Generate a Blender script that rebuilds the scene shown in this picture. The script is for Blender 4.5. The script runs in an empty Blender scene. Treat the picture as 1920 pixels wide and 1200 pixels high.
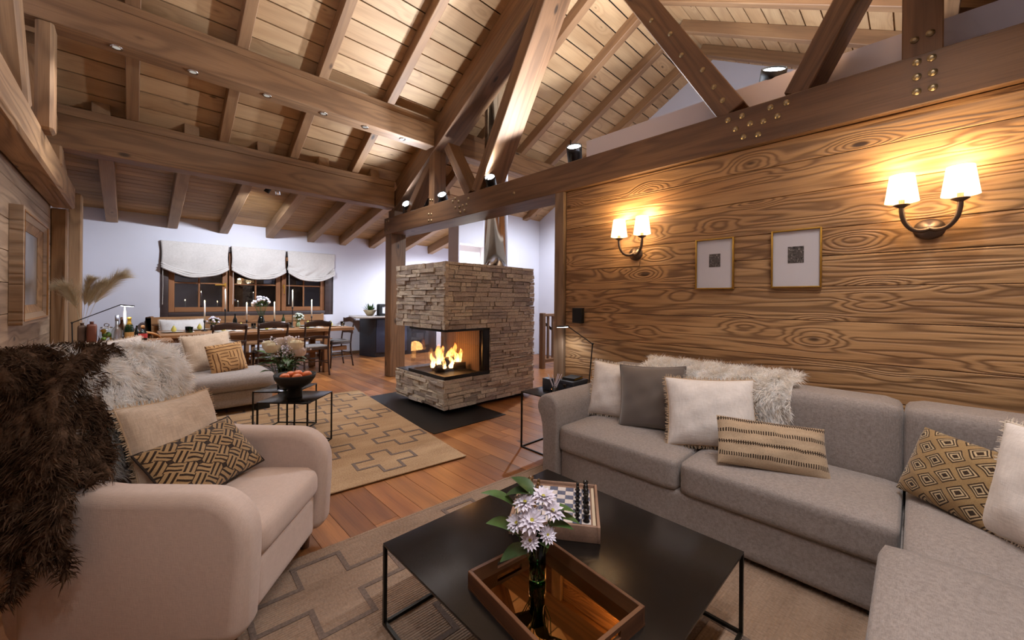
import bpy, math, random
import numpy as np
from mathutils import Vector, Matrix, Euler
SC = bpy.context.scene
C = SC.collection
RD = random.Random(11)
PI = math.pi
rad = math.radians

# ---------------- camera, world, exposure ----------------
cam = bpy.data.objects.new('camera', bpy.data.cameras.new('camera'))
C.objects.link(cam)
cam.data.sensor_width = 36
cam.data.lens = 13.726
cam.data.shift_y = -0.01995
cam.data.clip_start = 0.05
cam.matrix_world = (Matrix.Translation((0, 0, 1.30)) @ Matrix.Rotation(-0.7698, 4, 'Z')
                    @ Matrix.Rotation(PI / 2, 4, 'X') @ Matrix.Rotation(0.00863, 4, 'Z'))
SC.camera = cam
w = bpy.data.worlds.new('night_sky')
w.use_nodes = True
w.node_tree.nodes['Background'].inputs[0].default_value = (0.012, 0.016, 0.03, 1)
w.node_tree.nodes['Background'].inputs[1].default_value = 1.0
SC.world = w
vs = SC.view_settings
vs.view_transform = 'Standard'
vs.look = 'None'
vs.exposure = 0.66
vs.gamma = 1.0
vs.use_curve_mapping = False
cy = SC.cycles
cy.use_denoising = True
cy.max_bounces = 6
cy.diffuse_bounces = 4
cy.glossy_bounces = 3
cy.use_adaptive_sampling = True
cy.adaptive_threshold = 0.05
cy.adaptive_min_samples = 12
cy.transmission_bounces = 6
cy.transparent_max_bounces = 8
cy.sample_clamp_indirect = 6.0
cy.caustics_reflective = False
cy.caustics_refractive = False

COOL = (0.80, 0.88, 1.0)
NEUT = (0.98, 0.95, 0.95)
WARM = (1.0, 0.70, 0.38)

def light(name, kind, loc, energy, color, size=0.05, target=None, angle=None, blend=0.6, parent=None):
    d = bpy.data.lights.new(name, kind)
    d.energy = energy
    d.color = color
    if kind in ('POINT', 'SPOT'):
        d.shadow_soft_size = size
    if kind == 'SPOT':
        d.spot_size = rad(angle or 90)
        d.spot_blend = blend
    o = bpy.data.objects.new(name, d)
    C.objects.link(o)
    o.location = loc
    if target is not None:
        o.rotation_euler = (Vector(target) - Vector(loc)).to_track_quat('-Z', 'Y').to_euler()
    if parent:
        o.parent = parent
        o.location = Vector(loc) - parent.location
    return o

# ---------------- helpers ----------------
class MB:
    def __init__(s):
        s.v = []; s.f = []
    def add(s, vs, fs, M=None):
        o = len(s.v)
        s.v += [tuple(M @ Vector(p)) if M is not None else tuple(p) for p in vs]
        s.f += [tuple(i + o for i in f) for f in fs]
        return s
    def box(s, x0, y0, z0, x1, y1, z1, M=None):
        v = [(x0, y0, z0), (x1, y0, z0), (x1, y1, z0), (x0, y1, z0), (x0, y0, z1), (x1, y0, z1), (x1, y1, z1), (x0, y1, z1)]
        return s.add(v, [(0, 3, 2, 1), (4, 5, 6, 7), (0, 1, 5, 4), (1, 2, 6, 5), (2, 3, 7, 6), (3, 0, 4, 7)], M)
    def cbox(s, c, d, M=None):
        return s.box(c[0]-d[0]/2, c[1]-d[1]/2, c[2]-d[2]/2, c[0]+d[0]/2, c[1]+d[1]/2, c[2]+d[2]/2, M)
    def bar(s, p, q, wd, ht=None, up=(0, 0, 1)):
        p = Vector(p); q = Vector(q)
        return s.box(0, -wd/2, -(ht or wd)/2, (q-p).length, wd/2, (ht or wd)/2, frame(p, q, up))
    def tube(s, pts, r, n=8, caps=True, closed=False):
        pts = [Vector(p) for p in pts]; m = len(pts)
        rs = r if isinstance(r, (list, tuple)) else [r]*m
        vs = []; prev = None
        for i, p in enumerate(pts):
            if closed: t = pts[(i+1) % m]-pts[i-1]
            else: t = pts[min(i+1, m-1)]-pts[max(i-1, 0)]
            t.normalize()
            if prev is None:
                a = Vector((0, 0, 1)) if abs(t.z) < .9 else Vector((1, 0, 0))
                prev = (a - t*a.dot(t)).normalized()
            else:
                prev = (prev - t*prev.dot(t)).normalized()
            b = t.cross(prev)
            vs += [p + (prev*math.cos(2*PI*k/n) + b*math.sin(2*PI*k/n))*rs[i] for k in range(n)]
        fs = []
        for i in range(m if closed else m-1):
            j = (i+1) % m
            fs += [(i*n+k, i*n+(k+1) % n, j*n+(k+1) % n, j*n+k) for k in range(n)]
        if caps and not closed:
            fs += [tuple(range(n-1, -1, -1)), tuple(range((m-1)*n, m*n))]
        return s.add(vs, fs)
    def lathe(s, prof, n=24, M=None):
        vs = []; fs = []; m = len(prof)
        for r, z in prof:
            vs += [(r*math.cos(2*PI*k/n), r*math.sin(2*PI*k/n), z) for k in range(n)]
        for i in range(m-1):
            fs += [(i*n+k, i*n+(k+1) % n, (i+1)*n+(k+1) % n, (i+1)*n+k) for k in range(n)]
        if prof[0][0] > 1e-6: fs.append(tuple(range(n-1, -1, -1)))
        if prof[-1][0] > 1e-6: fs.append(tuple(range((m-1)*n, m*n)))
        return s.add(vs, fs, M)
    def shell(s, prof, n=24, M=None):
        # open profile without caps
        vs = []; fs = []; m = len(prof)
        for r, z in prof:
            vs += [(r*math.cos(2*PI*k/n), r*math.sin(2*PI*k/n), z) for k in range(n)]
        for i in range(m-1):
            fs += [(i*n+k, i*n+(k+1) % n, (i+1)*n+(k+1) % n, (i+1)*n+k) for k in range(n)]
        return s.add(vs, fs, M)
    def prism(s, poly, z0, z1, M=None):
        n = len(poly)
        vs = [(x, y, z0) for x, y in poly]+[(x, y, z1) for x, y in poly]
        fs = [tuple(range(n-1, -1, -1)), tuple(range(n, 2*n))]+[(i, (i+1) % n, n+(i+1) % n, n+i) for i in range(n)]
        return s.add(vs, fs, M)
    def ball(s, c, r, nu=14, nv=9, M=None):
        rx, ry, rz = r if isinstance(r, (tuple, list)) else (r, r, r)
        vs = [(c[0], c[1], c[2]-rz)]; fs = []
        for j in range(1, nv):
            a = -PI/2+PI*j/nv
            vs += [(c[0]+rx*math.cos(a)*math.cos(2*PI*k/nu), c[1]+ry*math.cos(a)*math.sin(2*PI*k/nu), c[2]+rz*math.sin(a)) for k in range(nu)]
        vs.append((c[0], c[1], c[2]+rz)); top = len(vs)-1
        fs += [(0, 1+(k+1) % nu, 1+k) for k in range(nu)]
        for j in range(nv-2):
            a = 1+j*nu
            fs += [(a+k, a+(k+1) % nu, a+nu+(k+1) % nu, a+nu+k) for k in range(nu)]
        a = 1+(nv-2)*nu
        fs += [(a+k, a+(k+1) % nu, top) for k in range(nu)]
        return s.add(vs, fs, M)
    def mesh(s, name, smooth=False):
        me = bpy.data.meshes.new(name)
        me.from_pydata(s.v, [], s.f)
        if smooth: me.shade_smooth()
        return me
    def obj(s, name, m, parent=None, smooth=False, bevel=0, sub=0, seg=2, loc=None, rot=None, kind=None):
        o = link(name, s.mesh(name, smooth), m, parent)
        if loc is not None: o.location = loc
        if rot is not None: o.rotation_euler = rot
        mods(o, bevel, sub, seg)
        if kind: o['kind'] = kind
        return o

def mods(o, bevel=0, sub=0, seg=2):
    if bevel:
        b = o.modifiers.new('bevel', 'BEVEL'); b.width = bevel; b.segments = seg; b.limit_method = 'ANGLE'; b.angle_limit = rad(35)
        o.data.shade_smooth()
        b.harden_normals = False
    if sub:
        b = o.modifiers.new('sub', 'SUBSURF'); b.levels = sub; b.render_levels = sub

def link(name, me, m, parent=None):
    o = bpy.data.objects.new(name, me)
    C.objects.link(o)
    if m is not None and not me.materials:
        me.materials.append(m)
    if parent: o.parent = parent
    return o

def frame(p, q, up=(0, 0, 1)):
    p = Vector(p); q = Vector(q); x = (q-p).normalized(); u = Vector(up)
    if abs(x.dot(u.normalized())) > .999: u = Vector((0, 1, 0)) if abs(x.y) < .9 else Vector((1, 0, 0))
    z = (u - x*u.dot(x)).normalized(); y = z.cross(x)
    M = Matrix((x, y, z)).transposed().to_4x4(); M.translation = p
    return M

def beam(name, p, q, wd, ht, m, parent=None, up=(0, 0, 1), bevel=0.006, key=None):
    """a straight timber whose grain follows its own local x axis"""
    p = Vector(p); q = Vector(q); L = (q-p).length
    k = (round(L, 4), wd, ht, m.name, bevel, name)
    me = BEAMS.get(k)
    if me is None:
        me = MB().box(0, -wd/2, -ht/2, L, wd/2, ht/2).mesh(name)
        BEAMS[k] = me
    o = link(name, me, m, parent)
    M = frame(p, q, up)
    if parent: M = Matrix.Translation(-Vector(parent.location)) @ M
    o.matrix_local = M
    if bevel:
        b = o.modifiers.new('bevel', 'BEVEL'); b.width = bevel; b.segments = 1; b.limit_method = 'ANGLE'; b.angle_limit = rad(35)
    return o
BEAMS = {}

def tag(o, label=None, cat=None, group=None, kind=None):
    if label: o['label'] = label
    if cat: o['category'] = cat
    if group: o['group'] = group
    if kind: o['kind'] = kind
    return o

def thing(name, label, cat, loc=(0, 0, 0), rz=0, group=None, rot=None):
    o = bpy.data.objects.new(name, None)
    o.empty_display_size = 0.1
    C.objects.link(o)
    o.location = loc
    o.rotation_euler = rot if rot is not None else (0, 0, rz)
    return tag(o, label, cat, group)

def struct(name, loc=(0, 0, 0)):
    o = bpy.data.objects.new(name, None); C.objects.link(o); o.location = loc
    o['kind'] = 'structure'
    return o

def copy_tree(o, parent=None):
    c = o.copy(); C.objects.link(c)
    if parent: c.parent = parent
    for ch in list(o.children):
        copy_tree(ch, c)
    return c

# ---------------- materials ----------------
def lin(h):
    r = []
    for i in (0, 2, 4):
        v = int(h[i:i+2], 16)/255
        r.append(v/12.92 if v <= .04045 else ((v+.055)/1.055)**2.4)
    return tuple(r)+(1.0,)

class NT:
    def __init__(s, name):
        s.m = bpy.data.materials.new(name); s.m.use_nodes = True
        s.t = s.m.node_tree; s.b = s.t.nodes['Principled BSDF']; s.out = s.t.nodes['Material Output']
    def n(s, typ, inp=None, **pr):
        x = s.t.nodes.new('ShaderNode'+typ)
        for k, v in pr.items(): setattr(x, k, v)
        for k, v in (inp or {}).items(): s.put(x.inputs[k], v)
        return x
    def put(s, sock, v):
        if isinstance(v, bpy.types.NodeSocket): s.t.links.new(v, sock)
        else: sock.default_value = v
    def ma(s, op, a, b=0.0, c=0.0):
        x = s.n('Math', {0: a, 1: b, 2: c}, operation=op); return x.outputs[0]
    def vm(s, op, a, b=(0, 0, 0)):
        x = s.n('VectorMath', {0: a, 1: b}, operation=op); return x.outputs[0]
    def mix(s, f, a, b, mode='MIX'):
        x = s.n('Mix', None, data_type='RGBA', blend_type=mode)
        s.put(x.inputs[0], f); s.put(x.inputs[6], a); s.put(x.inputs[7], b)
        return x.outputs[2]
    def ramp(s, f, stops):
        x = s.n('ValToRGB', {0: f}); e = x.color_ramp.elements
        while len(e) < len(stops): e.new(.5)
        for i, (p, c) in enumerate(stops):
            e[i].position = p; e[i].color = c
        return x.outputs[0]
    def noise(s, vec, scale, detail=2.0, rough=.5, dist=0.0):
        return s.n('TexNoise', {'Vector': vec, 'Scale': scale, 'Detail': detail, 'Roughness': rough, 'Distortion': dist}).outputs[0]
    def mr(s, v, a, b, c=0.0, d=1.0, smooth=False):
        x = s.n('MapRange', {0: v, 1: a, 2: b, 3: c, 4: d}, interpolation_type='SMOOTHSTEP' if smooth else 'LINEAR'); return x.outputs[0]
    def obj(s):
        return s.n('TexCoord').outputs['Object']
    def rnd(s):
        return s.n('ObjectInfo').outputs['Random']
    def xyz(s, v):
        o = s.n('SeparateXYZ', {0: v}).outputs; return o[0], o[1], o[2]
    def bump(s, h, strength=.3, dist=.01):
        x = s.n('Bump', {'Height': h, 'Strength': strength, 'Distance': dist})
        s.put(s.b.inputs['Normal'], x.outputs[0])
    def set(s, **k):
        names = dict(color='Base Color', rough='Roughness', metal='Metallic', trans='Transmission Weight', ior='IOR', alpha='Alpha',
                     emit='Emission Color', es='Emission Strength', spec='Specular IOR Level', sheen='Sheen Weight', coat='Coat Weight', sss='Subsurface Weight')
        for a, v in k.items(): s.put(s.b.inputs[names[a]], v)
        return s.m

def plain(name, col, rough=.6, metal=0.0, var=0.06, scale=6.0, **k):
    t = NT(name)
    n = t.noise(t.obj(), scale, 3)
    f = t.mr(n, .3, .7, 1-var, 1+var)
    cc = lin(col) if isinstance(col, str) else col
    co = t.vm('MULTIPLY', t.n('RGB').outputs[0], t.n('CombineXYZ', {0: f, 1: f, 2: f}).outputs[0])
    t.t.nodes['RGB'].outputs[0].default_value = cc
    t.set(color=co, rough=rough, metal=metal, **k)
    return t.m

def wood(name, base, light_, dark, ring=14.0, line=.55, knots=.5, bump=.25, rough=.55, rand=.25, sx=.45, sy=3.2, fine=.25, coat=0.0, rings_sharp=2.0, ky=1.0, kring=.22, kfx=1.1, kfy=2.6, detail=1.0, core=(.035, .095)):
    """grain along local x: contour lines of a stretched noise field, knots, fine fibres"""
    t = NT(name)
    r = t.rnd()
    off = t.n('CombineXYZ', {0: t.ma('MULTIPLY', r, 37.3), 1: t.ma('MULTIPLY', r, 91.7), 2: t.ma('MULTIPLY', r, 53.9)}).outputs[0]
    p = t.vm('ADD', t.vm('MULTIPLY', t.obj(), (1, ky, 1)), off)
    ps = t.vm('MULTIPLY', p, (sx, sy, sy))
    fld = t.noise(ps, 1.0, detail, .45, .3)
    if knots > 0:
        kv = t.n('TexVoronoi', {'Vector': t.vm('MULTIPLY', p, (kfx, kfy, kfy)), 'Scale': 1.25, 'Randomness': 1.0}).outputs['Distance']
        near = t.mr(kv, 0.0, .42, 1.0, 0.0, True)
        fld = t.ma('ADD', fld, t.ma('MULTIPLY', near, kring*knots))
        kcore = t.mr(kv, core[0], core[1], 1.0, 0.0, True)
    sw = t.ma('SINE', t.ma('MULTIPLY', fld, ring*2*PI))
    ln = t.ma('POWER', t.mr(sw, -1, 1), rings_sharp)
    fb = t.noise(t.vm('MULTIPLY', p, (4, 120, 120)), 1.0, 1.0, .6)
    tone = t.noise(t.vm('MULTIPLY', p, (.7, 2.5, 2.5)), 1.3, 1.0, .55)
    col = t.mix(t.mr(tone, .32, .68), lin(base), lin(light_))
    col = t.mix(t.ma('MULTIPLY', ln, line), col, lin(dark))
    col = t.mix(t.ma('MULTIPLY', t.mr(fb, .45, .7), fine), col, lin(dark))
    if knots > 0:
        col = t.mix(t.ma('MULTIPLY', kcore, .85), col, tuple(x*.35 for x in lin(dark)[:3])+(1,))
    k = t.mr(t.ma('FRACT', t.ma('MULTIPLY', r, 7.77)), 0, 1, 1-rand, 1+rand*.6)
    col = t.vm('MULTIPLY', col, t.n('CombineXYZ', {0: k, 1: k, 2: k}).outputs[0])
    t.set(color=col, rough=rough, coat=coat)
    if bump > .4:
        t.bump(t.ma('SUBTRACT', t.ma('MULTIPLY', fb, .35), ln), bump, .004)
    elif bump > 0:
        t.bump(fb, bump, .003)
    return t.m

def fabric(name, col, col2=None, scale=420.0, rough=.9, bump=.35, sheen=.15, slub=.5, low=.08):
    """woven cloth: two crossed fibre noises"""
    t = NT(name)
    p = t.obj()
    a = t.noise(t.vm('MULTIPLY', p, (1, .12, .12)), scale, 2, .6)
    b = t.noise(t.vm('MULTIPLY', p, (.12, 1, .12)), scale, 2, .6)
    c_ = t.noise(t.vm('MULTIPLY', p, (.12, .12, 1)), scale, 2, .6)
    f = t.ma('ADD', t.ma('ADD', a, b), c_)
    g = t.mr(f, 1.2, 1.8)
    lo = t.noise(p, 3.0, 3)
    c1 = lin(col); c2 = lin(col2) if col2 else tuple(x*.6 for x in c1[:3])+(1,)
    co = t.mix(t.ma('MULTIPLY', g, slub), c1, c2)
    k = t.mr(lo, .3, .7, 1-low, 1+low)
    co = t.vm('MULTIPLY', co, t.n('CombineXYZ', {0: k, 1: k, 2: k}).outputs[0])
    t.set(color=co, rough=rough, sheen=sheen, spec=.2)
    t.bump(f, bump, .002)
    return t.m

def glass(name, col=(1, 1, 1, 1), rough=0.0, ior=1.45):
    t = NT(name)
    t.set(color=col, rough=rough, trans=1.0, ior=ior)
    return t.m

def pane_glass(name, tint=(1, 1, 1, 1), fac=.08):
    """thin window pane: mostly clear with a mirror share"""
    t = NT(name)
    tr = t.n('BsdfTransparent', {0: tint}); gl = t.n('BsdfGlossy', {0: (1, 1, 1, 1), 1: 0.0})
    fc = t.n('LayerWeight', {0: .5}).outputs['Facing']
    mx = t.n('MixShader', {0: t.ma('ADD', t.ma('MULTIPLY', t.ma('POWER', fc, 4.0), .7), fac)}); t.t.links.new(tr.outputs[0], mx.inputs[1]); t.t.links.new(gl.outputs[0], mx.inputs[2])
    t.t.links.new(mx.outputs[0], t.out.inputs[0])
    return t.m

def emit(name, col, strength):
    t = NT(name)
    t.set(color=(0, 0, 0, 1), emit=col, es=strength)
    return t.m

M = {}
M['oldwood'] = wood('weathered_wall_wood', 'a87c50', 'bf9566', '54331a', ring=11, line=.64, knots=1.0, bump=.6, rough=.6, rand=.12, sx=.6, sy=7.5, rings_sharp=2.0, ky=.0, kring=.34, kfx=1.5, kfy=3.5, detail=2.0, core=(.045, .10))
M['leftwood'] = wood('old_grey_brown_wood', '92765c', 'a98e72', '5e4632', ring=8, line=.45, knots=.6, bump=.45, rough=.65, rand=.15, ky=.0, sy=5.0, kfx=1.3, kfy=3.0)
M['beam'] = wood('brown_beam_wood', '86613f', '987350', '523722', ring=7, line=.42, knots=.5, bump=.2, rough=.6, rand=.1, sy=5.0)
M['truss'] = wood('dark_truss_wood', '6f4e33', '805e40', '3f2a19', ring=7, line=.42, knots=.5, bump=.2, rough=.6, rand=.1, sy=5.0)
M['rafter'] = wood('rafter_wood', '8a6443', '9c7651', '5c402a', ring=6, line=.3, knots=.3, bump=.15, rough=.6, rand=.1, sy=5.0)
M['board'] = wood('pale_roof_board', 'b58f66', 'c9a67c', '86613f', ring=5, line=.25, knots=1.0, bump=.08, rough=.6, rand=.12, fine=.2, kfx=1.5, kfy=3.6, kring=.3)
M['slat'] = wood('thin_brown_slat', '9c7443', 'b08653', '644526', ring=6, line=.3, knots=.3, bump=.0, rough=.6, rand=.2)
M['lowrafter'] = wood('grey_brown_rafter', '93714f', 'a58361', '5e442d', ring=6, line=.3, knots=.4, bump=.2, rough=.6, rand=.1)
M['oldbeam'] = wood('rough_hewn_timber', '96714e', 'ad8860', '5e4129', ring=9, line=.45, knots=.5, bump=.5, rough=.7, rand=.1)
M['floor'] = wood('oiled_floor_plank', '855029', '9f6737', '582f16', ring=7, line=.32, knots=.1, bump=.04, rough=.36, rand=.34, fine=.3)
M['table'] = wood('oak_table_wood', '8f623c', 'a4764c', '5a3a20', ring=8, line=.35, knots=.4, bump=.15, rough=.5, rand=.15)
M['walnut'] = wood('walnut_tray_wood', '613f2a', '724d35', '36211a', ring=8, line=.35, knots=.1, bump=.08, rough=.4, rand=.12)
M['greywood'] = wood('greyed_box_wood', '8a6a58', '9a7b68', '5e463a', ring=8, line=.3, knots=.0, bump=.08, rough=.55, rand=.1)
M['window'] = wood('window_frame_wood', '8a5630', '9a653c', '543016', ring=7, line=.3, knots=.1, bump=.08, rough=.5, rand=.1)
M['windark'] = wood('dark_window_lining', '3a2a26', '463430', '1f1512', ring=6, line=.25, knots=0, bump=.08, rough=.55, rand=.1)
M['chairwood'] = wood('dark_stained_chair_wood', '33201a', '40291f', '1a0f0b', ring=6, line=.2, knots=0, bump=.05, rough=.4, rand=.1)
M['plaster'] = plain('white_plaster', 'cfccd4', .9, var=.02, scale=2)
M['black'] = plain('black_steel', '17150f', .35, .4, .1)
M['blackplate'] = plain('blackened_steel_plate', '1d1a19', .42, .5, .15, 3)
M['matblack'] = plain('matt_black', '121110', .6, 0, .1)
M['chrome'] = plain('polished_steel', 'd8d8da', .12, 1.0, .02)
M['bolt'] = plain('galvanised_bolt', '9c8a6c', .4, .9, .1, 40)
M['brass'] = plain('gilt_frame', 'b98e3c', .35, .8, .1, 20)
M['bronze'] = plain('pewter_bronze', '6a5a50', .38, .85, .12, 15)
M['leather'] = plain('dark_box_leather', '2e3038', .5, 0, .08, 30)
# ---------------- large lights of the room ----------------
S_UP = 0.563          # slope of the main roof
YR, ZP, YP = 2.40, 3.21, 5.95   # ridge y, rafter underside height at purlin y
def zraf(y):          # underside of the main rafters
    return ZP + S_UP*(YP-y) if y >= YR else ZP + S_UP*(YP-YR) - S_UP*(YR-y)
def zlow(y):          # underside of the dining rafters
    return 2.51 + 0.22*(9.13-y)

# ---------------- floor ----------------
fl = struct('floor')
MB().box(-0.9, -2.3, -0.12, 7.1, 9.3, -0.021).obj('subfloor', plain('dark_joint', '3a2212', .8), fl)
PW, PL = 0.145, 1.55
pm = None
rest = MB()
ncol = int(7.8/PW)
for i in range(ncol):
    x = -0.74+PW*(i+.5)
    y = -2.2-RD.random()*PL
    while y < 9.15:
        L = PL*RD.choice((.62, .8, 1, 1, 1.15))
        a, b = max(y, -2.2), min(y+L, 9.15)
        y += L
        if b-a < .05: continue
        vis = (x < 4.4 and a > -.2 and (x > 0 or a > 1.0)) and not (x > 3.3 and b < 2.3)
        if vis:
            beam('plank', (x, a+.001, -.01), (x, b-.001, -.01), PW-.0025, .02, M['floor'], fl, bevel=0)
        else:
            rest.box(x-PW/2+.001, a+.001, -.02, x+PW/2-.001, b-.001, 0)
r_ = NT('far_floor_plank')
M['floor2'] = wood('far_oiled_floor', '855029', '9f6737', '582f16', ring=7, line=.25, knots=0, bump=.03, rough=.36, rand=.0, sx=3.2, sy=.45)
rest.obj('plank_field', M['floor2'], fl, kind='stuff')

# ---------------- walls ----------------
def wall(name, mb, m): 
    o = mb.obj(name, m); o['kind'] = 'structure'; return o
# window opening x .32-3.24, z .92-2.27
WX0, WX1, WZ0, WZ1, WY = 0.33, 3.24, 0.93, 2.26, 9.15
ww = MB()
for a in ((-0.9, 0, WX0, 3.2), (WX1, 0, 7.1, 3.2)): ww.box(a[0], WY, a[1], a[2], WY+.3, a[3])
ww.box(WX0, WY, 0, WX1, WY+.3, WZ0); ww.box(WX0, WY, WZ1, WX1, WY+.3, 3.2)
wall('wall_far', ww, M['plaster'])
bb = MB().box(-0.73, WY-.018, 0, 3.9, WY, .07).obj('baseboard_far', M['truss']); bb['kind'] = 'structure'

wl = wall('wall_left', MB().box(-0.95, -2.3, 0, -0.765, 9.3, 5.6), M['plaster'])
z = 0.02
while z < 2.55:
    hgt = min(RD.uniform(.24, .34), 2.6-z)
    beam('board', (-0.75, -2.2, z+hgt/2), (-0.75, 7.36, z+hgt/2), .03, hgt-.004, M['leftwood'], wl, bevel=.003)
    z += hgt
wr = wall('wall_right', MB().prism([(3.12, 0), (3.54, 0), (3.54, 2.976), (3.42, 2.976), (3.42, 2.37), (3.12, 2.37)], 0, 1,
          Matrix(((1, 0, 0, 0), (0, 0, -4.62, 2.42), (0, 1, 0, 0), (0, 0, 0, 1)))), M['plaster'])
z = 0.0
while z < 2.36:
    hgt = min(RD.uniform(.17, .27), 2.372-z)
    if 2.372-z-hgt < .08: hgt = 2.372-z
    cut = RD.uniform(-.6, 1.9)
    if RD.random() < .65:
        beam('board', (3.105, 2.42, z+hgt/2), (3.105, -2.2, z+hgt/2), .03, hgt-.003, M['oldwood'], wr, bevel=.003)
        z += hgt
        continue
    beam('board', (3.105, 2.42, z+hgt/2), (3.105, cut+.001, z+hgt/2), .03, hgt-.003, M['oldwood'], wr, bevel=.003)
    beam('board', (3.105, cut-.001, z+hgt/2), (3.105, -2.2, z+hgt/2), .03, hgt-.003, M['oldwood'], wr, bevel=.003)
    z += hgt
wall('wall_back', MB().box(-0.9, -2.4, 0, 7.1, -2.2, 5.6), M['plaster'])
wall('wall_gable', MB().box(7.0, -2.3, 0, 7.2, 9.3, 5.9), M['plaster'])
# white wall beyond the fireplace with a lit recess
wk = MB()
YK = 6.3; XK = 4.62
wk.box(XK, YK, 0, 7.0, YK+.35, 1.75)
wk.box(XK, YK, 1.75, XK+.03, YK+.35, 2.42); wk.box(XK+.75, YK, 1.75, 7.0, YK+.35, 2.42)
wk.box(XK+.03, YK+.22, 1.75, XK+.75, YK+.35, 2.42)
wk.box(XK, YK, 2.42, 7.0, YK+.35, 3.5)
ws = wall('wall_stair', wk, M['plaster'])

# ---------------- ceilings: boards and rafters ----------------
ce = struct('ceiling')
X0, X1 = -0.76, 7.0
cs = 1/math.sqrt(1+S_UP*S_UP)
RH = 0.15
ZR = ZP + S_UP*(YP-YR)
def slope_pt(d, off, sg):      # d: horizontal distance from the ridge, off: square to the roof above the rafter underside
    return (YR + sg*d, ZR - S_UP*d + off/cs)
dark = plain('dark_roof_void', '0c0806', .9)
for sgn, D in ((1, 3.95), (-1, 4.65)):
    nrm = Vector((0, S_UP*sgn, 1)).normalized()
    for i in range(int(D/.187)):
        py, pz = slope_pt(.187*(i+.5), RH+.0125, sgn)
        beam('plank', (X0, py, pz), (X1, py, pz), .187/cs-.015, .025, M['board'], ce, up=nrm, bevel=0)
    a = slope_pt(-.02, RH+.03, sgn); b = slope_pt(D+.3, RH+.03, sgn)
    MB().add([(X0, a[0], a[1]), (X1, a[0], a[1]), (X1, b[0], b[1]), (X0, b[0], b[1])], [(0, 1, 2, 3)]).obj('roof_underlay', dark, ce)
    for x in (-.02, .79, 1.57, 2.41, 3.22, 4.03, 4.9, 5.69, 6.45):
        a = slope_pt(0.02, RH/2, sgn); b = slope_pt(3.70 if sgn > 0 else 4.58, RH/2, sgn)
        beam('rafter', (x, a[0], a[1]), (x, b[0], b[1]), .105, RH, M['rafter'], ce, up=nrm)
c2 = struct('ceiling_dining')
nrm = Vector((0, .22, 1)).normalized(); ck = 1/math.sqrt(1+.22**2)
y = 9.14
while y > 6.06:
    zc = zlow(y-.0625)+.2/ck
    beam('slat', (X0, y-.0625, zc+.01), (X1, y-.0625, zc+.01), .125/ck-.006, .02, M['slat'], c2, up=nrm, bevel=0)
    y -= .125
MB().add([(X0, 9.3, zlow(9.3)+.235), (X1, 9.3, zlow(9.3)+.235), (X1, 5.9, zlow(5.9)+.235), (X0, 5.9, zlow(5.9)+.235)], [(0, 3, 2, 1)]).obj('ceiling_underlay', dark, c2)
for x in (-.26, .485, 1.22, 1.98, 2.75, 3.43, 4.12, 4.95, 5.75, 6.5):
    beam('rafter', (x, 9.15, zlow(9.15)+.1), (x, 6.0, zlow(6.0)+.1), .14, .2, M['lowrafter'], c2, up=nrm)

# ---------------- purlins, trusses, posts ----------------
def purlin(y0, zb, x1, label, hgt=.37, wd=.22):
    o = thing('purlin_beam', label, 'beam', (-.72, y0+wd/2, zb), group='roof purlins')
    beam('main_timber', (-.72, y0+wd/2, zb+hgt*.39), (x1, y0+wd/2, zb+hgt*.39), wd, hgt*.78, M['beam'], o)
    beam('top_timber', (-.72, y0+wd/2+.004, zb+hgt*.89+.004), (x1, y0+wd/2+.004, zb+hgt*.89+.004), wd-.016, hgt*.22, M['beam'], o)
    return o
purlin(5.916, 2.775, 3.05, 'lower brown purlin beam nearest the dining area and its window', .43)
purlin(4.789, 3.48, 7.0, 'upper brown purlin beam with a row of recessed lights underneath')
rp = struct('trim_1', (-.72, -.1, 3.38))
beam('main_timber', (-.72, -.1, 3.525), (7.0, -.1, 3.525), .22, .29, M['beam'], rp)
beam('top_timber', (-.72, -.096, 3.711), (7.0, -.096, 3.711), .208, .08, M['beam'], rp)

TX, TD = 3.05, .37     # truss front face and depth
tr = thing('roof_truss', 'large dark brown bolted roof truss above the stone fireplace and panelled wall', 'truss', (3.235, 2.4, 2.375))
XC = TX+TD/2
beam('tie_beam', (XC, 6.28, 2.512), (XC, -2.2, 2.512), TD, .275, M['truss'], tr)
def web(name, a, b, wd, dep=TD-.02, dx=.0):
    beam(name, (XC+dx, a[0], a[1]), (XC+dx, b[0], b[1]), dep, wd, M['truss'], tr, up=(0, 1, .001))
web('strut', (3.84, 2.66), (2.46, 5.02), .16)
web('strut', (0.92, 2.66), (2.34, 5.02), .185)
web('brace', (4.52, 3.42), (4.02, 2.66), .12, .2, -.05)
web('brace', (0.56, 2.66), (0.20, 3.36), .13, .26)
web('king_post', (4.86, 2.65), (4.86, 3.49), .14, .2, -.06)
web('king_post', (-0.02, 2.65), (-0.02, 3.40), .16, .26)
def zpr(y): return 3.77+S_UP*(4.684-y)-.13 if y > YR else 3.77+S_UP*(4.684-YR)-.13-S_UP*(YR-y)
web('principal_rafter', (6.1, zpr(6.1)), (YR-.02, zpr(YR-.02)), .25, .33)
web('principal_rafter', (-1.5, zpr(-1.5)), (YR+.02, zpr(YR+.02)), .25, .33)
web('brace', (5.62, 2.68), (4.93, 3.36), .13, .2, -.03)
beam('bearing_block', (XC, 6.1, 2.65), (XC, 6.1, 2.775), .3, .2, M['truss'], tr)
bm = MB().lathe([(.019, 0), (.019, .003), (.012, .004), (.011, .009), (.006, .010), (0, .010)], 12).mesh('bolt', True)
bm.materials.append(M['bolt'])
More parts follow.
